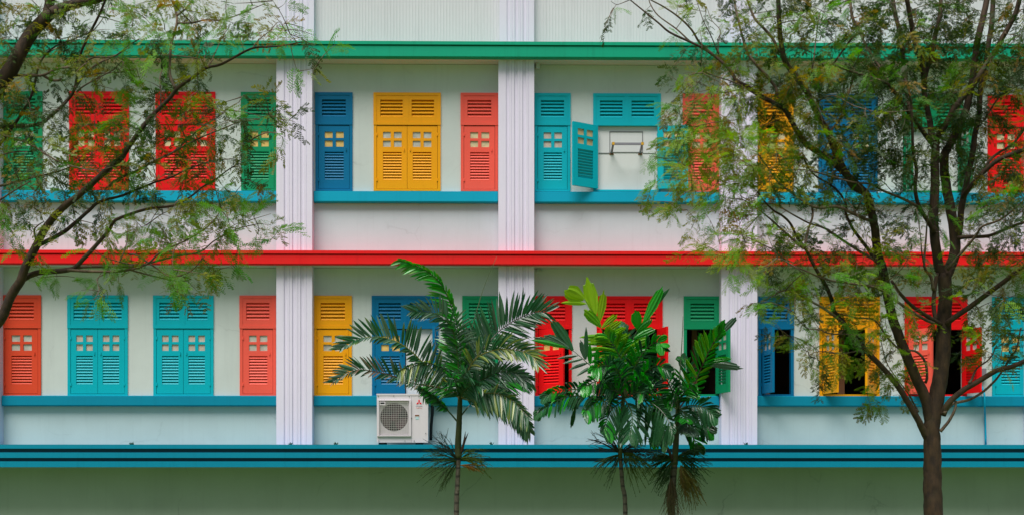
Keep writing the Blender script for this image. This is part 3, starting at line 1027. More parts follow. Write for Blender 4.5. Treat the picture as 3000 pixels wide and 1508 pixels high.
PA, PB, PC = 17.2, 16.7, 17.0
bA = P(1338, 1500, PA); bA.z = 0
palmA = thing('palm_tree', bA, 'slender palm with long fine feathery leaflets standing in front of the air conditioner', 'palm tree')
palm_trunk(palmA, PA, [(1337, 1508), (1340, 1420), (1344, 1335)], (0.040, 0.032), [(1343, 1340), (1342, 1300), (1345, 1240), (1348, 1165), (1350, 1110)], (0.050, 0.025))
Lp = lambda n: pxm(n, PA)
ctr = (1348, 1165)
frond(palmA, PA, [ctr, (1350, 1070), (1347, 1000), (1335, 940), (1318, 885), (1287, 825), (1237, 787), (1172, 762)], -0.35, 34, Lp(62), Lp(34), 15, 55, 0.030, 50, 0.25, (GREEN, GREEN, (0.03, 0.2, 0.015)), YEL, s0=0.15)
frond(palmA, PA, [ctr, (1340, 1040), (1325, 965), (1300, 935), (1265, 915), (1205, 912)], -0.45, 26, Lp(46), Lp(78), 35, 10, 0.020, 60, 0.25, (GREY, DARK, GREY), None, s0=0.3)
frond(palmA, PA, [ctr, (1300, 1110), (1239, 1061), (1206, 1029), (1168, 1003), (1122, 988), (1090, 986), (1051, 993), (1000, 1022)], -0.55, 28, Lp(34), Lp(80), 50, 5, 0.027, 62, 0.12, (GREY, DARK, DARK), YEL, s0=0.2, rach=(0.22, 0.24, 0.03))
frond(palmA, PA, [ctr, (1290, 1135), (1216, 1123), (1168, 1106), (1129, 1094), (1090, 1086), (1051, 1082), (1018, 1093), (975, 1120)], -0.30, 26, Lp(30), Lp(62), 40, 5, 0.020, 52, 0.12, (GREY, DARK, PINK, DARK), PINK, s0=0.3, rach=(0.12, 0.07, 0.04), label='frond with dry pinkish leaflets')
frond(palmA, PA, [ctr, (1335, 1110), (1310, 1085), (1280, 1070), (1250, 1062), (1219, 1064), (1187, 1076), (1166, 1092)], -0.75, 26, Lp(66), Lp(20), 25, 70, 0.020, 70, 0.35, (GREY, DARK, GREY, YEL, DARK), None, s0=0.3)
frond(palmA, PA, [(1342, 1236), (1318, 1208), (1290, 1178), (1258, 1152), (1226, 1132)], -0.25, 20, Lp(24), Lp(18), 30, 50, 0.026, 55, 0.35, (DARK, DARK, GREEN), None, s0=0.3)
frond(palmA, PA, [ctr, (1362, 1095), (1392, 1049), (1433, 1001), (1469, 963), (1509, 937), (1541, 922), (1570, 914), (1600, 914)], -0.2, 34, Lp(98), Lp(78), 0, 12, 0.026, 62, 0.05, (DARK, DARK, GREY), None, s0=0.2, rach=(0.16, 0.15, 0.14))
frond(palmA, PA, [ctr, (1362, 1110), (1385, 1060), (1413, 1037), (1453, 1024), (1493, 1022), (1533, 1029), (1557, 1041), (1575, 1066)], -0.7, 30, Lp(80), Lp(52), 20, 40, 0.022, 50, 0.3, (GREY, DARK, YEL), YEL, s0=0.25, rach=(0.2, 0.2, 0.05))
frond(palmA, PA, [ctr, (1372, 1142), (1400, 1120), (1425, 1104), (1449, 1092), (1485, 1086), (1517, 1094), (1541, 1116)], -0.4, 28, Lp(52), Lp(55), 25, 30, 0.02, 55, 0.2, (GREY, DARK), None, s0=0.2)
frond(palmA, PA, [ctr, (1365, 1160), (1393, 1152), (1433, 1150), (1469, 1154), (1501, 1170), (1525, 1194), (1550, 1224)], -0.6, 30, Lp(36), Lp(66), 40, 20, 0.022, 66, 0.3, (YEL, GREY, DARK, DARK), YEL, s0=0.15, rach=(0.16, 0.14, 0.04))
frond(palmA, PA, [ctr, (1390, 1160), (1440, 1135), (1480, 1112), (1520, 1104), (1552, 1112)], 0.3, 26, Lp(50), Lp(66), 15, 20, 0.026, 58, 0.3, (DARK, GREEN, DARK), None, s0=0.2)
frond(palmA, PA, [ctr, (1330, 1080), (1318, 1010), (1312, 960)], 0.55, 22, Lp(60), Lp(60), 10, 10, 0.026, 50, 0.2, (DARK, GREEN), None, s0=0.15)
frond(palmA, PA, [ctr, (1372, 1090), (1385, 1020), (1408, 975), (1440, 955)], 0.6, 22, Lp(62), Lp(62), 10, 10, 0.024, 50, 0.2, (DARK, GREY), None, s0=0.15)
frond(palmA, PA, [ctr, (1400, 1175), (1450, 1172), (1500, 1190), (1535, 1225), (1552, 1262)], 0.2, 22, Lp(40), Lp(60), 20, 20, 0.026, 55, 0.3, (DARK, GREY), None, s0=0.25)
frond(palmA, PA, [ctr, (1310, 1140), (1285, 1120), (1265, 1125), (1245, 1150)], 0.3, 18, Lp(55), Lp(40), 15, 20, 0.026, 55, 0.3, (DARK, GREEN), None, s0=0.2)
frond(palmA, PA, [ctr, (1350, 1128), (1358, 1098), (1372, 1084)], -0.8, 12, Lp(62), Lp(62), 15, 15, 0.028, 55, 0.35, (DARK, DARK, GREY), None, s0=0.05)
frond(palmA, PA, [ctr, (1338, 1130), (1330, 1108), (1312, 1104)], -0.9, 12, Lp(58), Lp(58), 15, 15, 0.028, 55, 0.35, (DARK, GREEN, DARK), None, s0=0.05)
frond(palmA, PA, [ctr, (1358, 1145), (1380, 1128), (1408, 1128)], -0.7, 14, Lp(52), Lp(60), 20, 15, 0.028, 55, 0.35, (DARK, DARK), None, s0=0.05)
frond(palmA, PA, [(1352, 1215), (1372, 1190), (1395, 1165)], 0.1, 6, Lp(40), Lp(40), 15, 20, 0.022, 55, 0.2, (DARK,), None, s0=0.6)
mb = MB(); mb.smooth = True
sp = catmull([P(1350, 1120, PA), P(1368, 1021, PA), P(1397, 909, PA), P(1421, 832, PA), P(1455, 752, PA)], 6)
mb.tube(sp, [0.010 * (1 - 0.75 * i / (len(sp) - 1)) for i in range(len(sp))], 6, col=(0.09, 0.13, 0.06))
obj('spear_leaf', mb, 'stalk', palmA)
sb = P(1341, 1345, PA)
stalks(palmA, sb, (118, 160), 12, 0.55, (0.02, 0.035, 0.02), 0.0035, 0.1, 0.12)
stalks(palmA, P(1341, 1352, PA), (150, 232), 26, 0.52, (0.028, 0.065, 0.012), 0.003, 1.1, 0.3)
stalks(palmA, P(1346, 1345, PA), (-15, 55), 24, 0.45, (0.07, 0.12, 0.012), 0.003, 1.0, 0.35)
stalks(palmA, P(1348, 1362, PA), (-22, 12), 10, 0.36, (0.22, 0.10, 0.012), 0.003, 0.9, 0.1, label='orange drying flower stalk')
mb = MB(); mb.smooth = True
for e in ((1372, 1266), (1364, 1262)):
    pp = catmull([P(1350, 1330, PA), P(1358, 1300, PA - .04), P(*e, PA - .08)], 4)
    mb.tube(pp, [0.012, 0.016, 0.018, 0.018, 0.017, 0.014, 0.011, 0.007, 0.002][:len(pp)], 6)
obj('spathe', mb, 'spathe', palmA)

bB = P(1835, 1500, PB); bB.z = 0
palmB = thing('palm_tree', bB, 'thin middle palm with lime green upright frond in front of the red windows', 'palm tree')
palm_trunk(palmB, PB, [(1832, 1508), (1824, 1420), (1817, 1335)], (0.034, 0.027), [(1817, 1340), (1818, 1270), (1824, 1190), (1832, 1120)], (0.033, 0.022))
Lp = lambda n: pxm(n, PB)
BW = 0.058
cB = (1828, 1165)
blades(palmB, PB, [cB, (1832, 1080), (1812, 1035), (1794, 1008), (1773, 980), (1758, 956), (1741, 921), (1722, 888), (1708, 873)], -0.2, [
    (1711, 876, 1652, 846, 50, LIME), (1717, 889, 1644, 886, 14, LIME), (1744, 921, 1719, 813, 42, LIME), (1755, 942, 1770, 850, 26, LIME),
    (1760, 957, 1706, 902, 30, BRIGHT), (1763, 960, 1813, 916, 20, LIME), (1770, 974, 1824, 935, 20, LIME), (1780, 988, 1836, 955, 18, BRIGHT),
    (1768, 984, 1696, 988, 12, BRIGHT), (1773, 999, 1708, 994, 12, LIME), (1778, 1008, 1712, 1006, 13, BRIGHT), (1786, 1020, 1710, 1024, 14, BRIGHT),
    (1792, 1034, 1716, 1042, 15, GREEN), (1800, 1046, 1722, 1062, 15, GREEN), (1792, 1006, 1850, 975, 20, BRIGHT), (1800, 1022, 1862, 992, 20, GREEN),
    (1808, 1040, 1868, 1012, 20, GREEN), (1814, 1052, 1745, 1082, 16, GREEN)], label='young lime green frond')
frond(palmB, PB, [cB, (1832, 1100), (1815, 1045), (1800, 1015), (1780, 985)], -0.15, 11, Lp(72), Lp(62), 12, 15, 0.055, 60, 0.2, (BRIGHT, GREEN, BRIGHT), LIME, True, s0=0.3)
blades(palmB, PB, [cB, (1800, 1120), (1755, 1088), (1730, 1070), (1704, 1047), (1676, 1024), (1655, 1012)], -0.6, [
    (1678, 1026, 1614, 932, 34, DARK), (1670, 1021, 1588, 976, 22, GREY), (1662, 1017, 1552, 994, 15, GREEN), (1665, 1018, 1560, 985, 16, GREY),
    (1735, 1073, 1690, 1100, 10, GREY), (1722, 1062, 1668, 1082, 10, GREY), (1708, 1050, 1650, 1064, 10, GREY), (1694, 1040, 1632, 1050, 10, DARK),
    (1714, 1052, 1700, 994, 16, GREY), (1716, 1052, 1717, 956, 14, DARK), (1730, 1066, 1728, 1004, 15, GREEN), (1744, 1078, 1752, 1018, 16, GREEN),
    (1760, 1090, 1714, 1122, 12, DARK), (1775, 1100, 1780, 1040, 16, DARK), (1785, 1110, 1742, 1142, 14, GREEN)])
frond(palmB, PB, [cB, (1786, 1160), (1751, 1152), (1722, 1144), (1693, 1140), (1654, 1140), (1624, 1146), (1594, 1162)], -0.5, 13, Lp(58), Lp(40), 40, 35, 0.056, 58, 0.35, (GREY, GREEN, DARK), None, True, s0=0.2, rach=(0.12, 0.16, 0.06))
frond(palmB, PB, [cB, (1780, 1175), (1720, 1160), (1660, 1162), (1610, 1185), (1570, 1212)], -0.8, 11, Lp(48), Lp(30), 55, 50, 0.05, 50, 0.5, (GREY, DARK, GREEN), None, True, s0=0.3)
blades(palmB, PB, [cB, (1835, 1100), (1842, 1040), (1852, 1000), (1868, 966), (1888, 938), (1908, 905)], 0.1, [
    (1884, 948, 1942, 836, 30, GREEN), (1904, 914, 1966, 838, 15, DARK), (1870, 964, 1861, 908, 34, GREEN), (1866, 972, 1915, 930, 24, GREEN),
    (1858, 990, 1926, 958, 24, GREEN), (1850, 1006, 1806, 950, 28, DARK), (1848, 1016, 1908, 990, 26, BRIGHT), (1844, 1034, 1790, 985, 26, GREEN),
    (1842, 1046, 1906, 1022, 26, GREEN), (1840, 1062, 1782, 1022, 28, GREEN), (1838, 1078, 1900, 1056, 28, DARK), (1836, 1092, 1776, 1058, 28, DARK)])
for e_, cl_ in (((1890, 1110), GREEN), ((1800, 1060), DARK), ((1780, 1140), DARK), ((1885, 1150), DARK)):
    mx_, my_ = (cB[0] + e_[0]) / 2 + 4, (cB[1] + e_[1]) / 2 - 8
    frond(palmB, PB, [cB, (mx_, my_), e_], -rnd.uniform(0.2, 0.9), 7, Lp(58), Lp(58), 20, 20, 0.062, 50, 0.3, (cl_, GREEN, DARK), None, True, s0=0.2)
frond(palmB, PB, [cB, (1850, 1100), (1872, 1050), (1900, 1015), (1925, 1000), (1940, 1010)], -0.4, 10, Lp(56), Lp(62), 20, 25, 0.06, 50, 0.3, (GREEN, DARK, GREEN), None, True, s0=0.25)
frond(palmB, PB, [cB, (1862, 1120), (1895, 1085), (1925, 1070), (1955, 1080)], -0.6, 10, Lp(50), Lp(56), 25, 30, 0.06, 52, 0.35, (GREEN, DARK), None, True, s0=0.25)
frond(palmB, PB, [cB, (1815, 1100), (1790, 1075), (1765, 1070), (1738, 1085)], -0.7, 10, Lp(56), Lp(50), 30, 25, 0.062, 52, 0.35, (GREEN, GREEN, DARK), None, True, s0=0.25)
frond(palmB, PB, [cB, (1800, 1130), (1765, 1115), (1735, 1120), (1705, 1140)], -0.8, 10, Lp(50), Lp(46), 35, 25, 0.064, 55, 0.35, (GREEN, DARK, GREEN), None, True, s0=0.2)
frond(palmB, PB, [cB, (1860, 1160), (1895, 1172), (1930, 1195), (1955, 1225), (1972, 1262)], -0.5, 11, Lp(30), Lp(96), 50, 20, 0.055, 62, 0.35, (GREY, DARK, GREY), None, True, s0=0.15)
frond(palmB, PB, [cB, (1815, 1180), (1795, 1195), (1778, 1225), (1770, 1262)], -0.5, 10, Lp(70), Lp(36), 25, 40, 0.06, 55, 0.4, (GREY, DARK, GREEN), None, True, s0=0.15)
frond(palmB, PB, [cB, (1840, 1185), (1850, 1205), (1852, 1240), (1845, 1275)], -0.6, 9, Lp(74), Lp(80), 20, 20, 0.06, 40, 0.4, (GREY, DARK, GREY), None, True, s0=0.1)
frond(palmB, PB, [cB, (1795, 1165), (1765, 1168), (1735, 1185), (1712, 1212)], -0.9, 9, Lp(60), Lp(30), 30, 50, 0.06, 45, 0.4, (GREY, GREEN, DARK), None, True, s0=0.2)
frond(palmB, PB, [cB, (1838, 1095), (1835, 1030), (1830, 985), (1815, 955)], 0.5, 10, Lp(60), Lp(60), 10, 10, 0.065, 50, 0.15, (GREEN, DARK), None, True, s0=0.2)
frond(palmB, PB, [cB, (1862, 1150), (1900, 1140), (1935, 1150), (1960, 1180)], 0.4, 10, Lp(60), Lp(60), 10, 20, 0.06, 52, 0.3, (DARK, DARK, GREEN), None, True, s0=0.15)
mb = MB()
pq = P(1686, 1188, PB - .4)
leaflet(mb, pq, Vector((1, 0, 0)), Vector((-0.2, 0, -1)).normalized(), Lp(66), 0.06, 0.0, (0.014, 0.06, 0.015), True)
obj('hanging_leaflet', mb, 'palm_leaf', palmB)
stalks(palmB, P(1816, 1325, PB), (115, 165), 16, 0.52, (0.012, 0.018, 0.014), 0.0035, 0.15, 0.1)
stalks(palmB, P(1818, 1325, PB), (5, 50), 16, 0.52, (0.014, 0.02, 0.012), 0.0032, 0.15, 0.35)
stalks(palmB, P(1816, 1330, PB), (180, 250), 20, 0.42, (0.025, 0.065, 0.014), 0.003, 0.8, 0.25)
stalks(palmB, P(1826, 1322, PB), (-75, -5), 26, 0.42, (0.06, 0.10, 0.014), 0.003, 1.6, 0.45, 'fruit_cluster')

bC = P(1965, 1500, PC); bC.z = 0
palmC = thing('palm_tree', bC, 'stout palm with hanging fruit strands in front of the open green window', 'palm tree')
palm_trunk(palmC, PC, [(1966, 1508), (1970, 1430), (1976, 1350)], (0.054, 0.044), [(1976, 1360), (1980, 1300), (1984, 1230), (1988, 1160)], (0.046, 0.026))
Lp = lambda n: pxm(n, PC)
cC = (1986, 1200)
frond(palmC, PC, [cC, (2005, 1175), (2017, 1163), (2031, 1133), (2051, 1085), (2062, 1061), (2079, 1024), (2099, 990), (2112, 972)], -0.35, 12, Lp(66), Lp(40), 10, 40, 0.056, 48, 0.05, (GREEN, GREEN, BRIGHT), None, True, s0=0.16, rach=(0.06, 0.03, 0.03))
blades(palmC, PC, [(2044, 1100), (2062, 1061), (2085, 1012), (2105, 980)], -0.25, [
    (2062, 1062, 2148, 1048, 17, GREEN), (2064, 1064, 2176, 1078, 26, GREY), (2110, 980, 2164, 922, 20, GREY), (2098, 990, 2123, 934, 22, GREEN),
    (2068, 1046, 2048, 974, 20, GREEN), (2062, 1056, 2036, 992, 18, BRIGHT), (2076, 1030, 2082, 970, 20, GREEN)])
frond(palmC, PC, [cC, (2010, 1190), (2030, 1186), (2060, 1192), (2090, 1212)], -0.6, 9, Lp(56), Lp(62), 25, 20, 0.058, 50, 0.35, (GREY, DARK, GREY), None, True, s0=0.2)
frond(palmC, PC, [cC, (2000, 1205), (2020, 1215), (2050, 1232), (2080, 1258)], -0.3, 8, Lp(46), Lp(56), 25, 20, 0.058, 45, 0.3, (GREEN, GREY, DARK), None, True, s0=0.2)
frond(palmC, PC, [cC, (2000, 1215), (2012, 1228), (2020, 1250), (2022, 1268)], -0.7, 6, Lp(50), Lp(54), 15, 15, 0.075, 40, 0.15, (GREY, GREY, (0.09, 0.13, 0.10)), None, True, s0=0.3)
frond(palmC, PC, [cC, (1975, 1160), (1958, 1120), (1942, 1095), (1926, 1080)], -0.6, 11, Lp(60), Lp(50), 25, 25, 0.05, 48, 0.4, (GREY, DARK, GREEN), None, True, s0=0.2)
for e_, cl_ in (((1960, 1175), GREEN), ((1978, 1150), DARK), ((2010, 1230), GREY)):
    frond(palmC, PC, [cC, ((cC[0] + e_[0]) / 2 + 3, (cC[1] + e_[1]) / 2 - 10), e_], -rnd.uniform(0.2, 0.8), 6, Lp(50), Lp(50), 20, 20, 0.055, 50, 0.35, (cl_, GREEN, DARK), None, True, s0=0.2)
frond(palmC, PC, [cC, (1996, 1150), (2003, 1110), (2010, 1080), (2000, 1050)], 0.2, 10, Lp(44), Lp(46), 15, 15, 0.05, 50, 0.2, (GREEN, DARK), None, True, s0=0.2)
frond(palmC, PC, [(1984, 1262), (1962, 1258), (1938, 1268), (1915, 1292)], -0.35, 8, Lp(40), Lp(36), 25, 25, 0.06, 45, 0.3, (GREEN, GREEN, DARK), None, True, s0=0.2)
frond(palmC, PC, [(1986, 1262), (2008, 1262), (2030, 1280), (2046, 1312)], 0.2, 8, Lp(40), Lp(36), 25, 25, 0.055, 45, 0.35, (GREEN, DARK), None, True, s0=0.2)
frond(palmC, PC, [cC, (1965, 1185), (1940, 1190), (1918, 1215)], 0.3, 9, Lp(46), Lp(40), 25, 25, 0.06, 50, 0.4, (DARK, DARK, GREEN), None, True, s0=0.15)
frond(palmC, PC, [cC, (1995, 1165), (2012, 1140), (2035, 1128)], -0.9, 8, Lp(40), Lp(50), 30, 25, 0.06, 50, 0.4, (GREY, GREEN), None, True, s0=0.2)
mb = MB(); mb.smooth = True
sp = catmull([P(1986, 1180, PC), P(1992, 1090, PC), P(1998, 1000, PC), P(2001, 925, PC)], 5)
mb.tube(sp, [0.011 * (1 - 0.75 * i / (len(sp) - 1)) for i in range(len(sp))], 6, col=(0.05, 0.09, 0.035))
obj('spear_leaf', mb, 'stalk', palmC)
stalks(palmC, P(1975, 1342, PC), (150, 245), 60, 0.44, (0.022, 0.07, 0.012), 0.0034, 0.5, 0.2)
stalks(palmC, P(1982, 1338, PC), (-40, 35), 40, 0.44, (0.012, 0.055, 0.012), 0.0034, 0.3, 0.25)
stalks(palmC, P(1994, 1362, PC), (-85, -45), 44, 0.52, (0.12, 0.105, 0.014), 0.0034, 1.6, 0.25, 'fruit_cluster', 'yellow hanging fruit cluster')
stalks(palmC, P(1966, 1400, PC - .05), (-98, -82), 40, 0.56, (0.09, 0.07, 0.025), 0.0032, 0.9, 0.1, 'fruit_cluster', 'brown withered fruit cluster along the trunk')
mb = MB(); mb.smooth = True
pp = catmull([P(1972, 1350, PC), P(1962, 1325, PC - .08), P(1952, 1296, PC - .12)], 4)
mb.tube(pp, [0.012, 0.018, 0.022, 0.022, 0.02, 0.016, 0.011, 0.006, 0.002][:len(pp)], 6)
obj('spathe', mb, 'spathe', palmC)

# ------------------------------------------------------------------ feathery trees
def leaf_template(pairs, lp, leaflets, seed, droop=0.25, wide=False):
    """bipinnate leaf, x along the stem (length 1); returns verts (n,4,3)"""
    r = np.random.default_rng(seed)
    quads = []
    def quad(a, d, l, wd, up):
        s = np.cross(up, d); s /= np.linalg.norm(s) + 1e-9
        quads.append([a, a + d * l * .5 + s * wd * .5, a + d * l, a + d * l * .5 - s * wd * .5])
    up = np.array([0, 0, 1.0])
    for i in range(pairs + 1):
        t = 0.16 + 0.84 * i / pairs
        base = np.array([t, 0, -droop * t * t])
        for sd_ in (-1, 1):
            if r.random() < 0.06:
                continue
            an = math.radians(68 - 30 * t + r.normal(0, 6))
            dz_ = r.normal(-0.10, 0.15)
            d = np.array([math.cos(an), sd_ * math.sin(an), dz_]); d /= np.linalg.norm(d)
            L = lp * (0.62 + 0.5 * math.sin(math.pi * (0.15 + 0.75 * t))) * r.uniform(.85, 1.1)
            nl = leaflets
            q = np.cross(up, d); q /= np.linalg.norm(q)
            for k in range(nl):
                u = (k + 0.7) / nl
                p = base + d * L * u + np.array([0, 0, -0.12 * L * u * u])
                for s2 in (-1, 1):
                    dd = d * 0.62 + q * s2 * 0.78 + up * r.normal(0, .12)
                    dd /= np.linalg.norm(dd)
                    quad(p, dd, lp * (0.27 if wide else 0.25) * (1 - 0.4 * abs(u - .45)), lp * (0.24 if wide else 0.15), up)
        # stem piece
        quad(base - np.array([0.84 / pairs, 0, 0]), np.array([1.0, 0, -droop * t]), 0.9 / pairs, 0.02, np.array([0, 0.3, 1.0]))
    return np.array(quads)

TEMPL = [leaf_template(10, 0.36, 4, 1, 0.22), leaf_template(8, 0.40, 4, 2, 0.4), leaf_template(8, 0.42, 4, 3, 0.6), leaf_template(11, 0.33, 4, 4, 0.3)]
TEMPL_OLD = [leaf_template(4, 0.46, 4, 11, 0.5, True), leaf_template(4, 0.52, 4, 12, 0.8, True), leaf_template(3, 0.55, 4, 13, 0.6, True)]

def bipx(branches, lead):
    return branches

class Tree:
    def __init__(s, name, label, dist, base_px, seed):
        s.dist = dist
        b = P(base_px[0], base_px[1], dist); b.z = 0
        s.base = b
        s.root = thing(name, b, label, 'tree', 'feathery leaved trees')
        s.r = random.Random(seed)
        s.limbs = MB(); s.limbs.smooth = True
        s.twigs = MB(); s.twigs.smooth = True
        s.nodes, s.npx, s.ndep = [], [], []
        s.leafq, s.leafc = [], []

    def limb(s, pts, r0, r1, d0=0.0, d1=0.0, n=10, where=None, wob=0.05, start=None):
        """pts in photo px; radii in photo px; d0,d1: depth offsets in metres"""
        m_ = len(pts)
        dens = [d0 + (d1 - d0) * (i / (m_ - 1)) for i in range(m_)]
        P3 = [P(x, y, s.dist + dd) for (x, y), dd in zip(pts, dens)]
        path = catmull(P3, 4)
        q = len(path)
        rad = [max(0.002, (r0 + (r1 - r0) * (i / (q - 1)) ** 0.8) * s.dist / F) for i in range(q)]
        mb = s.limbs if max(r0, r1) > 5.5 else s.twigs
        mb.tube(path, rad, n if r0 > 6 else 6, wob=wob)
        for i, p in enumerate(path):
            s.nodes.append(p)
            s.ndep.append(d0 + (d1 - d0) * i / (q - 1))
        return path

    def grow(s, rows, ox, oy, cell, per, colfn, size=(0.14, 0.23), inframe=True):
        r = s.r
        nodes = np.array([tuple(p) for p in s.nodes])
        ndep = np.array(s.ndep)
        def topx(a):
            rel = a - np.array(CAM)
            f_ = rel @ np.array(FWD)
            return np.stack([1500 + F * (rel @ np.array(RGT)) / f_, HY - F * rel[..., 2] / f_], -1)
        npx_ = topx(nodes)
        targets = []
        for j, row in enumerate(rows):
            for i, ch in enumerate(row):
                d = 0 if ch in ' .' else int(ch)
                cnt = d * per
                k = int(cnt) + (1 if r.random() < cnt - int(cnt) else 0)
                subs = [(ox + cell * (i + r.random()), oy + cell * (j + r.random())) for _ in range(2)]
                for _ in range(k):
                    sx_, sy_ = r.choice(subs)
                    x, y = sx_ + r.gauss(0, 0.21 * cell), sy_ + r.gauss(0, 0.21 * cell)
                    dd = np.hypot(npx_[:, 0] - x, npx_[:, 1] - y)
                    near = np.argsort(dd)[:6]
                    b = int(r.choice(list(near)))
                    dep = ndep[b] + r.gauss(0, 0.28) + (0.0012 * dd[b]) * r.uniform(-1, 1)
                    targets.append((dd[near[0]], x, y, dep))
        targets.sort(key=lambda t: t[0])
        cap = len(nodes) + 6 * len(targets)
        buf = np.zeros((cap, 3)); buf[:len(nodes)] = nodes
        nn = len(nodes)
        for dd0, x, y, dep in targets:
            tgt = np.array(P(x, y, s.dist + dep))
            ds = np.linalg.norm(buf[:nn] - tgt, axis=1)
            # prefer twigs that rise or run outwards from the wood
            k = int(np.argmin(ds + 0.15 * np.maximum(0, buf[:nn, 2] - tgt[2])))
            a = buf[k].copy()
            L = ds[k]
            if L > 1e-3:
                mid = (a + tgt) / 2 + np.array([r.gauss(0, .10), r.gauss(0, .10), r.gauss(0.05, .08)]) * L
                pts = []
                ns = 4
                for i in range(ns + 1):
                    t = i / ns
                    pts.append((1 - t) ** 2 * a + 2 * t * (1 - t) * mid + t * t * tgt)
                rb = 0.0026 + 0.0045 * min(1.0, L / 0.5)
                s.twigs.tube([Vector(p) for p in pts], [rb * (1 - .65 * i / ns) for i in range(ns + 1)], 5)
                for p in pts[1:]:
                    buf[nn] = p; nn += 1
                dirn = tgt - mid
            else:
                dirn = np.array([r.gauss(0, 1), r.gauss(0, 1), 0.3])
                pts = [a, tgt]
            dirn = dirn / (np.linalg.norm(dirn) + 1e-9)
            cbase = colfn(x, y, r)
            young = cbase[1] > 0.2
            nl = r.choice((2, 2, 3)) if young else r.choice((3, 4, 5, 5))
            for q in range(nl):
                t = 1.0 if q == 0 else r.uniform(0.45, 1.0)
                p0 = pts[0] + (tgt - pts[0]) * t if L > 0.05 else tgt
                if L > 0.05:
                    ii = min(len(pts) - 2, int(t * (len(pts) - 1)))
                    tt = t * (len(pts) - 1) - ii
                    p0 = pts[ii] * (1 - tt) + pts[ii + 1] * tt
                d = dirn * 0.9 + np.array([r.gauss(0, .65), r.gauss(0, .65), r.gauss(-0.22, .40)])
                d /= np.linalg.norm(d)
                up = np.array([r.gauss(0, .5), r.gauss(-.25, .5), 0.85])
                yv = np.cross(up, d); yv /= np.linalg.norm(yv) + 1e-9
                zv = np.cross(d, yv)
                T = r.choice(TEMPL if young else TEMPL_OLD)
                sc_ = r.uniform(0.13, 0.22) if young else r.uniform(0.09, 0.16)
                fold = r.uniform(0.55, 1.0)
                V = T.reshape(-1, 3) * sc_
                w_ = p0 + np.outer(V[:, 0], d) + np.outer(V[:, 1] * fold, yv) + np.outer(V[:, 2] - np.abs(V[:, 1]) * (1 - fold) * .8, zv)
                s.leafq.append(w_)
                c = tuple(max(.002, a_ * (1 + r.uniform(-.25, .25))) for a_ in cbase)
                s.leafc.append((c, len(w_)))

    def finish(s):
        obj('trunk', s.limbs, 'bark', s.root)
        obj('branches', s.twigs, 'bark_pale', s.root)
        V = np.concatenate(s.leafq) - np.array(s.base)
        n = len(V)
        me = bpy.data.meshes.new('crown')
        me.vertices.add(n); me.vertices.foreach_set('co', V.astype(np.float32).ravel())
        me.loops.add(n); me.loops.foreach_set('vertex_index', np.arange(n, dtype=np.int32))
        me.polygons.add(n // 4)
        me.polygons.foreach_set('loop_start', np.arange(0, n, 4, dtype=np.int32))
        me.polygons.foreach_set('loop_total', np.full(n // 4, 4, dtype=np.int32))
        me.update(calc_edges=True)
        at = me.color_attributes.new('col', 'FLOAT_COLOR', 'POINT')
        col = np.ones((n, 4), dtype=np.float32)
        k = 0
        for c, m_ in s.leafc:
            col[k:k + m_, :3] = c
            k += m_
        at.data.foreach_set('color', col.ravel())
        me.materials.append(M['leaf'])
        o = bpy.data.objects.new('crown', me)
        COL.objects.link(o)
        o.parent = s.root
        print('crown', n // 4, 'faces')

# ---- left tree
LT = Tree('feathery_tree', 'fine leaved tree reaching in over the left windows, its trunk out of view', 11.8, (-250, 1900), 3)
DK, OL, FR, BRN = (0.030, 0.062, 0.009), (0.14, 0.165, 0.006), (0.085, 0.235, 0.009), (0.17, 0.12, 0.006)
LT.limb([(-255, 2080), (-230, 1700), (-190, 1350), (-150, 1120), (-140, 850), (-100, 520), (-40, 310), (34, 200), (82, 112), (136, 51), (170, 30), (204, 17), (245, 7), (290, -2), (360, -30)], 38, 9, 0, 0.3, 14)
LT.limb([(136, 51), (148, 0), (155, -60)], 16, 12, 0.2, 0.2)
LT.limb([(-165, 1200), (-70, 1020), (0, 938), (32, 866), (60, 822), (76, 777), (108, 717), (128, 677), (157, 637), (189, 605), (241, 564), (281, 528), (321, 492), (353, 468), (381, 425), (440, 346), (493, 293), (522, 258), (563, 229), (604, 200), (651, 188), (734, 144), (790, 138), (822, 135), (885, 124)], 16, 1.6, 0, -0.6, 10)
LT.limb([(108, 719), (130, 710), (185, 681), (225, 649), (261, 617), (293, 591), (353, 575), (402, 556), (450, 536), (507, 518), (553, 493), (640, 468)], 7.5, 1.5, -0.1, 0.5)
LT.limb([(62, 820), (90, 805), (120, 797), (177, 793), (217, 785), (241, 761), (265, 737), (297, 701), (321, 673), (339, 645), (402, 621), (446, 610), (507, 603), (556, 578), (595, 547), (627, 529), (670, 497), (700, 480)], 9.5, 1.3, 0, -0.4)
LT.limb([(217, 785), (257, 781), (341, 781), (402, 779), (507, 752), (585, 738), (631, 703), (695, 671), (760, 655)], 5, 1.2, -.1, .5)
LT.limb([(200, 790), (241, 793), (321, 795), (382, 789), (435, 770), (471, 738), (542, 706), (595, 674), (627, 646), (652, 607)], 5, 1.2, -.1, -.6)
LT.limb([(380, 745), (400, 748), (453, 781), (496, 809), (542, 802), (570, 784), (600, 750)], 3.5, 1.2, -.2, -.5)
LT.limb([(382, 789), (400, 795), (471, 813), (524, 823), (560, 818)], 3.2, 1.2, -.1, .3)
LT.limb([(300, 795), (310, 800), (285, 815), (290, 840)], 2, 1, -.1, -.3)
LT.limb([(-60, 380), (0, 372), (68, 370), (119, 363), (146, 343), (187, 306), (217, 265), (228, 204), (238, 153), (265, 95), (289, 48), (309, 0), (330, -60)], 6, 3.5, .4, -.3)
LT.limb([(-60, 480), (0, 421), (34, 377), (68, 326), (95, 272), (109, 211), (126, 170), (163, 136), (211, 117), (258, 98)], 6, 1.6, .3, .6)
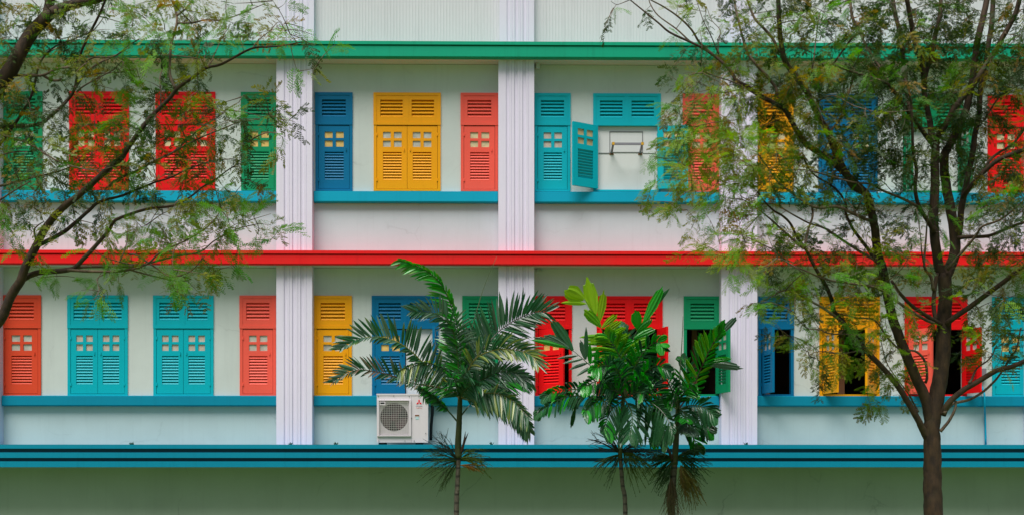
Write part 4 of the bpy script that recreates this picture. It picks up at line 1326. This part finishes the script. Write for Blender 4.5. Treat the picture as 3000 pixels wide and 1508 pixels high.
LT.limb([(-60, 230), (34, 222), (85, 222), (126, 221), (163, 204), (190, 199), (228, 197), (258, 177), (282, 168), (333, 166), (374, 136), (408, 115)], 5, 1.5, .3, -.4)
LT.limb([(126, 221), (150, 235), (172, 236), (180, 230)], 4.5, 3, .2, .2)
LT.limb([(217, 265), (245, 224), (282, 190), (340, 163), (380, 139)], 3.5, 1.4, 0, .4)
LT.limb([(225, 270), (245, 253), (289, 228), (329, 207), (357, 180)], 3, 1.2, 0, -.4)
LT.limb([(245, 226), (290, 216), (330, 214), (370, 209), (400, 202)], 2.6, 1, 0, .3)
LT.limb([(515, 262), (498, 221), (498, 170), (504, 119), (518, 68), (515, 34), (504, 0), (495, -50)], 5, 3, -.4, -.1)
LT.limb([(521, 68), (562, 68), (603, 59), (654, 59), (698, 44), (739, 27), (775, 12)], 3, 1, -.3, -.7)
LT.limb([(519, 45), (540, 30), (560, 5), (575, -30)], 3, 2, -.3, .3)
LT.limb([(604, 200), (620, 180), (630, 156), (654, 105), (672, 80)], 2.4, 1, -.45, 0)
LT.limb([(604, 200), (590, 175), (584, 150)], 1.6, .9, -.45, -.8)
LT.limb([(739, 143), (756, 119), (790, 92), (817, 65), (835, 90)], 1.8, .8, -.5, -.2)
LT.limb([(321, 545), (341, 528), (402, 500), (453, 472), (507, 447), (545, 425), (603, 397), (654, 377), (705, 357), (760, 350)], 4.2, 1.2, 0, -.7)
LT.limb([(507, 447), (545, 414), (596, 370), (640, 343), (667, 319), (700, 300)], 3, 1, -.3, .4)
LT.limb([(470, 330), (471, 270), (468, 230), (480, 190), (490, 165)], 2.8, 1.2, -.2, .6)
LT.limb([(-60, 370), (0, 393), (88, 423), (164, 470), (235, 493), (290, 500)], 4, 1.4, .2, -.6)
LT.limb([(0, 545), (52, 532), (137, 512), (181, 536), (225, 552)], 4, 2, .1, -.1)
LT.limb([(137, 512), (200, 492), (233, 464), (260, 440)], 2.6, 1, 0, .4)
LT.limb([(189, 605), (190, 570), (178, 545)], 2, 1, -.1, .2)
LT.limb([(105, 700), (100, 675), (112, 660), (128, 650)], 3.2, 1.4, -.1, -.4)
LT.limb([(-80, 640), (-20, 600), (40, 560), (90, 530)], 4, 1.4, .2, -.3)
LT.limb([(-100, 560), (-40, 480), (20, 450), (80, 445)], 4, 1.4, .3, -.3)
LT.limb([(428, 660), (470, 630), (507, 607), (535, 546)], 1.8, .8, -.2, .2)
left_rows = [
    '34552245663433244000',
    '45555445664333322000',
    '45444445665543333443',
    '54334434456621101121',
    '64344343556510000000',
    '65334333555422442000',
    '65434466446664555200',
    '55445676556665554100',
    '55556776666655432000',
    '66556776556555421000',
    '66445666555556420000',
    '76323445555545520000',
    '65322345556665641000',
    '53222345666666532000',
    '32111355666566200000',
    '12111145566544100000',
    '13222541245531000000',
    '00000320002320000000',
]
left_rows = [''.join(c if c == '0' else str(max(1, min(9, int(c) + (1 if i < 5 and j < 13 else -1 if i > 12 and 4 < j < 11 else 0)))) for i, c in enumerate(row)) for j, row in enumerate(left_rows)]
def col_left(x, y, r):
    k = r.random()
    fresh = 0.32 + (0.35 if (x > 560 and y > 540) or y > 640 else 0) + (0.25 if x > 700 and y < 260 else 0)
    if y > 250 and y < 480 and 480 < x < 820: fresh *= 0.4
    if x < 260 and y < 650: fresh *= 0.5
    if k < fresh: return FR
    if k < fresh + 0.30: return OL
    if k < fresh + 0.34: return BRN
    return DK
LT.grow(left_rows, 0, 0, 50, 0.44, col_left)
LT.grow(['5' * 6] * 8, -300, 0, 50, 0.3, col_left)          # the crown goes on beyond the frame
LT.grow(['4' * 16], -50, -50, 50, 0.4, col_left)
LT.finish()

# ---- right tree
RT = Tree('feathery_tree', 'whole fine leaved tree with a forking brown trunk at the right', 14.0, (2735, 1500), 5)
RT.limb([(2737, 2050), (2736, 1700), (2735, 1508), (2732, 1430), (2732, 1370), (2731, 1300), (2729, 1250), (2738, 1190), (2752, 1120), (2762, 1040), (2766, 938), (2770, 865), (2766, 800)], 30, 19, 0, 0, 16, wob=0.08)
RT.limb([(2728, 1262), (2722, 1215), (2711, 1165), (2688, 1115), (2660, 1050), (2636, 990), (2613, 923), (2598, 850), (2586, 787), (2571, 741), (2563, 671), (2551, 614), (2536, 567), (2500, 545), (2470, 494), (2451, 452), (2427, 391), (2406, 355), (2381, 305), (2360, 263), (2328, 220), (2299, 178), (2288, 124), (2283, 71), (2280, 0), (2278, -60)], 17, 6, 0, -0.5, 12)
RT.limb([(2720, 1290), (2702, 1255), (2690, 1229), (2660, 1177), (2627, 1125), (2584, 1074), (2537, 1027), (2500, 985), (2473, 947), (2444, 912), (2436, 876), (2420, 837), (2397, 799), (2378, 764), (2358, 726), (2335, 695), (2316, 656), (2293, 633), (2266, 617), (2239, 590), (2219, 563)], 11, 2, 0, -0.9, 10)
RT.limb([(2473, 947), (2439, 920), (2399, 894), (2334, 862), (2300, 850), (2260, 868)], 5, 1.5, -.5, -.8)
RT.limb([(2358, 726), (2366, 679), (2381, 633), (2378, 605)], 4, 2.5, -.7, -.4)
RT.limb([(2355, 728), (2316, 695), (2281, 664), (2246, 633), (2215, 610), (2173, 583)], 4.2, 1.2, -.7, -.3)
RT.limb([(2540, 570), (2505, 536), (2443, 478), (2405, 452), (2363, 423), (2338, 391), (2303, 327), (2267, 302), (2232, 284), (2193, 256), (2158, 237), (2141, 210), (2105, 174), (2059, 142), (2023, 124), (1963, 96), (1928, 67), (1885, 32), (1846, 0), (1820, -25)], 11, 1.5, -.3, .6, 10)
RT.limb([(2105, 174), (2052, 128), (2027, 89), (1991, 53), (1945, 21), (1906, 0), (1880, -20)], 4, 1.5, .35, 0)
RT.limb([(2023, 124), (1981, 85), (1928, 46), (1903, 7), (1898, -30)], 2.8, 1.2, .45, .7)
RT.limb([(1846, 0), (1822, 10), (1806, 14), (1790, 5)], 1.3, .7, .6, .3)
RT.limb([(1806, 14), (1796, 30), (1788, 55)], 1, .6, .6, .3)
RT.limb([(2303, 327), (2280, 280), (2267, 249), (2214, 188), (2189, 153), (2171, 92), (2154, 18), (2150, -30)], 5.5, 3, 0, .4)
RT.limb([(2299, 150), (2281, 149), (2264, 114), (2239, 85), (2210, 53), (2189, 0), (2180, -30)], 5.5, 3, -.4, -.1)
RT.limb([(2105, 160), (2104, 130), (2110, 90), (2085, 60), (2070, 20)], 2, .8, .35, .7)
RT.limb([(2105, 160), (2085, 110), (2060, 60), (2040, 0)], 2, .9, .35, .1)
RT.limb([(2267, 302), (2210, 275), (2158, 245), (2100, 225), (2060, 210)], 3, 1.1, .1, -.5)
RT.limb([(2193, 256), (2120, 272), (2080, 260), (2040, 240)], 2.5, 1, .2, .8)
RT.limb([(2766, 812), (2752, 785), (2740, 710), (2735, 633), (2739, 556), (2739, 479), (2741, 440), (2737, 420)], 15, 12, 0, 0, 12)
RT.limb([(2737, 424), (2749, 398), (2777, 355), (2799, 312), (2852, 249), (2880, 206), (2916, 149), (2944, 99), (2973, 46), (2990, -10), (3010, -60)], 10, 6.5, 0, -.5)
RT.limb([(2736, 424), (2720, 408), (2692, 369), (2667, 337), (2635, 291), (2603, 249), (2571, 234), (2500, 212), (2440, 190)], 8, 2.5, 0, -.7)
RT.limb([(2736, 424), (2728, 390), (2724, 355), (2713, 302), (2706, 249), (2717, 199), (2735, 124), (2752, 53), (2757, -10)], 10, 6, 0, .4)
RT.limb([(2710, 260), (2700, 190), (2678, 117), (2667, 53), (2655, -10)], 8, 6.5, .2, -.2)
RT.limb([(2668, 338), (2655, 250), (2646, 178), (2639, 107), (2625, 53), (2614, -10)], 7.5, 6, -.2, .5)
RT.limb([(2768, 815), (2782, 785), (2797, 741), (2797, 691), (2785, 614), (2774, 556), (2766, 498), (2768, 450), (2777, 435), (2791, 408), (2813, 366), (2834, 309), (2852, 213), (2863, 124), (2880, 53), (2893, -10)], 17, 8.5, 0, .3, 12)
RT.limb([(2798, 720), (2812, 670), (2816, 614), (2828, 556), (2839, 498), (2851, 440), (2856, 395), (2868, 337), (2873, 256), (2889, 199), (2894, 142), (2905, 71), (2910, -10)], 10, 7.5, .1, .6, 10)
RT.limb([(2762, 1215), (2777, 1182), (2819, 1144), (2866, 1116), (2918, 1085), (2960, 1074), (3000, 1057), (3080, 1020)], 10, 6, -.05, -.4)
RT.limb([(2765, 1210), (2791, 1182), (2838, 1170), (2876, 1149), (2908, 1121), (2932, 1092), (2960, 1046), (2979, 1017), (2990, 960)], 5.5, 2, -.1, .4)
RT.limb([(2755, 1262), (2764, 1252), (2782, 1229), (2798, 1196), (2800, 1172)], 5.5, 3.5, -.1, -.1)
RT.limb([(2840, 1120), (2848, 1108), (2862, 1078), (2899, 1050), (2920, 1010)], 4.5, 1.5, -.2, .2)
RT.limb([(2772, 950), (2789, 934), (2840, 899), (2897, 857), (2955, 814), (2998, 780), (3070, 730)], 9, 6, -.05, -.6)
RT.limb([(2755, 950), (2731, 934), (2677, 899), (2639, 861), (2612, 822)], 7.5, 4, -.05, -.5)
RT.limb([(2745, 945), (2716, 938), (2646, 895), (2589, 853), (2550, 838), (2497, 830), (2420, 818), (2366, 795), (2312, 772), (2266, 733), (2189, 695)], 5, 1.3, -.1, -1.2)
RT.limb([(2737, 680), (2716, 645), (2693, 606), (2681, 556), (2685, 498), (2677, 459), (2674, 420), (2672, 355), (2667, 284), (2650, 230)], 7, 3, -.05, -.6)
RT.limb([(2693, 608), (2646, 583), (2589, 560), (2550, 540), (2497, 534), (2420, 513), (2358, 498), (2300, 500)], 4.5, 1.3, -.2, -.8)
RT.limb([(2806, 697), (2840, 694), (2897, 691), (2955, 668), (3000, 652), (3060, 640)], 6, 3.5, -.1, -.5)
RT.limb([(2775, 790), (2816, 741), (2859, 691), (2878, 664), (2936, 641), (3000, 587)], 4.5, 2.5, -.1, -.7)
RT.limb([(2822, 580), (2832, 563), (2859, 529), (2897, 490), (2936, 463), (3000, 438), (3060, 400)], 8, 6, .1, -.4)
RT.limb([(2870, 515), (2900, 470), (2930, 445), (2965, 425), (3000, 380)], 4.5, 3.5, .1, .3)
RT.limb([(2562, 650), (2540, 644), (2497, 625), (2451, 606), (2401, 610), (2366, 598), (2316, 563), (2277, 532), (2246, 486), (2220, 450)], 5.5, 1.6, -.3, -.9)
RT.limb([(2580, 770), (2520, 737), (2466, 702), (2420, 671), (2366, 652), (2316, 625), (2266, 598), (2215, 598), (2170, 575)], 4.5, 1.2, -.3, .3)
RT.limb([(2585, 790), (2559, 752), (2528, 710), (2497, 668), (2478, 625), (2478, 598), (2447, 552), (2381, 509), (2350, 455)], 6, 2, -.3, -.1)
RT.limb([(2735, 850), (2727, 810), (2708, 780), (2712, 710), (2716, 656), (2720, 620)], 5.5, 1.5, -.1, -.4)
RT.limb([(2708, 780), (2700, 735), (2697, 691), (2685, 614)], 2.5, 1.2, -.2, -.6)
RT.limb([(2741, 940), (2735, 890), (2738, 850), (2745, 800)], 6.5, 6, -.12, -.05)
RT.limb([(2475, 965), (2452, 978), (2420, 973), (2402, 965), (2365, 960), (2334, 933)], 2.5, 1, -.5, -.9)
RT.limb([(2523, 1025), (2478, 1033), (2447, 1033), (2400, 1028), (2370, 1040)], 2, .9, -.4, -.8)
RT.limb([(2650, 1030), (2624, 1013), (2594, 980), (2561, 937), (2500, 928), (2450, 915)], 3.5, 1.4, -.1, -.4)
RT.limb([(2690, 1205), (2678, 1182), (2660, 1150), (2641, 1125), (2599, 1064), (2580, 994)], 3.2, 1.2, 0, .4)
RT.limb([(2712, 1120), (2716, 1102), (2711, 1060), (2688, 1031), (2660, 1024)], 4.5, 3, 0, -.2)
RT.limb([(2885, 350), (2923, 291), (2962, 263), (3010, 240)], 3, 1.3, .4, 0)
RT.limb([(2900, 180), (2950, 172), (3000, 165)], 2, 1, 0, .3)
RT.limb([(2944, 99), (2960, 70), (2990, 30)], 3, 2, -.4, .1)
RT.limb([(2427, 391), (2460, 350), (2480, 290), (2500, 230), (2520, 150)], 4, 1.5, -.4, .4)
RT.limb([(2360, 263), (2380, 200), (2390, 120), (2400, 40)], 3, 1.2, -.4, .3)
RT.limb([(2381, 305), (2440, 280), (2500, 310), (2570, 330)], 2.5, 1.2, -.4, -.9)
RT.limb([(2530, 105), (2500, 60), (2490, 0)], 5, 4, .3, .5)
RT.limb([(2440, 190), (2510, 100), (2540, 140), (2585, 210), (2635, 291)], 3, 4, .4, -.2)
right_rows = [
    '1001233444446656655565232',
    '1000122344456556655566223',
    '0000012233444466665544224',
    '0000002454455677665444345',
    '0000342466666677665454466',
    '0000231466666655565565455',
    '0000456666555565565554443',
    '0000566777655664454443333',
    '0003566777666664444322334',
    '0002566677766554444323445',
    '0003456676665543434333555',
    '0002445565544553333223566',
    '0000113444433543433213655',
    '0000014454433433543112445',
    '0000012455544434543112354',
    '0000000243444455432212455',
    '0000000004455456444213545',
    '0000000003553555432113356',
    '0000000002433566532112466',
    '0000000000343444433112566',
    '0000000000014532432002456',
    '0000000000004321433000222',
    '0000000000001201431000000',
    '0000000000000002410000000',
]
right_rows = [''.join(c if c == '0' else str(min(9, int(c) + (2 if i > 13 and j < 10 else 1 if i < 12 and 3 < j < 12 else 0))) for i, c in enumerate(row)) for j, row in enumerate(right_rows)]
FR2 = (0.16, 0.29, 0.008)
def col_right(x, y, r):
    k = r.random()
    fresh = 0.26 + (0.35 if x < 2250 and y > 280 else 0) + (0.2 if 800 < y and x < 2700 else 0)
    brown = 0.28 if (2080 < x < 2400 and 180 < y < 460) else 0.12
    if x > 2500 and y < 700: fresh = 0.12
    if k < fresh: return FR2 if (x < 2300 or y > 800) and r.random() < 0.7 else FR
    if k < fresh + brown: return BRN if r.random() < .6 else OL
    if k < fresh + brown + (0.10 if x > 2450 and y < 650 else 0.26): return OL
    return DK
RT.grow(right_rows, 1750, 0, 50, 0.84, col_right, size=(0.15, 0.25))
RT.grow(['5' * 4] * 16, 3000, 0, 50, 0.3, col_right)
RT.grow(['4' * 20], 2000, -50, 50, 0.4, col_right)
RT.finish()
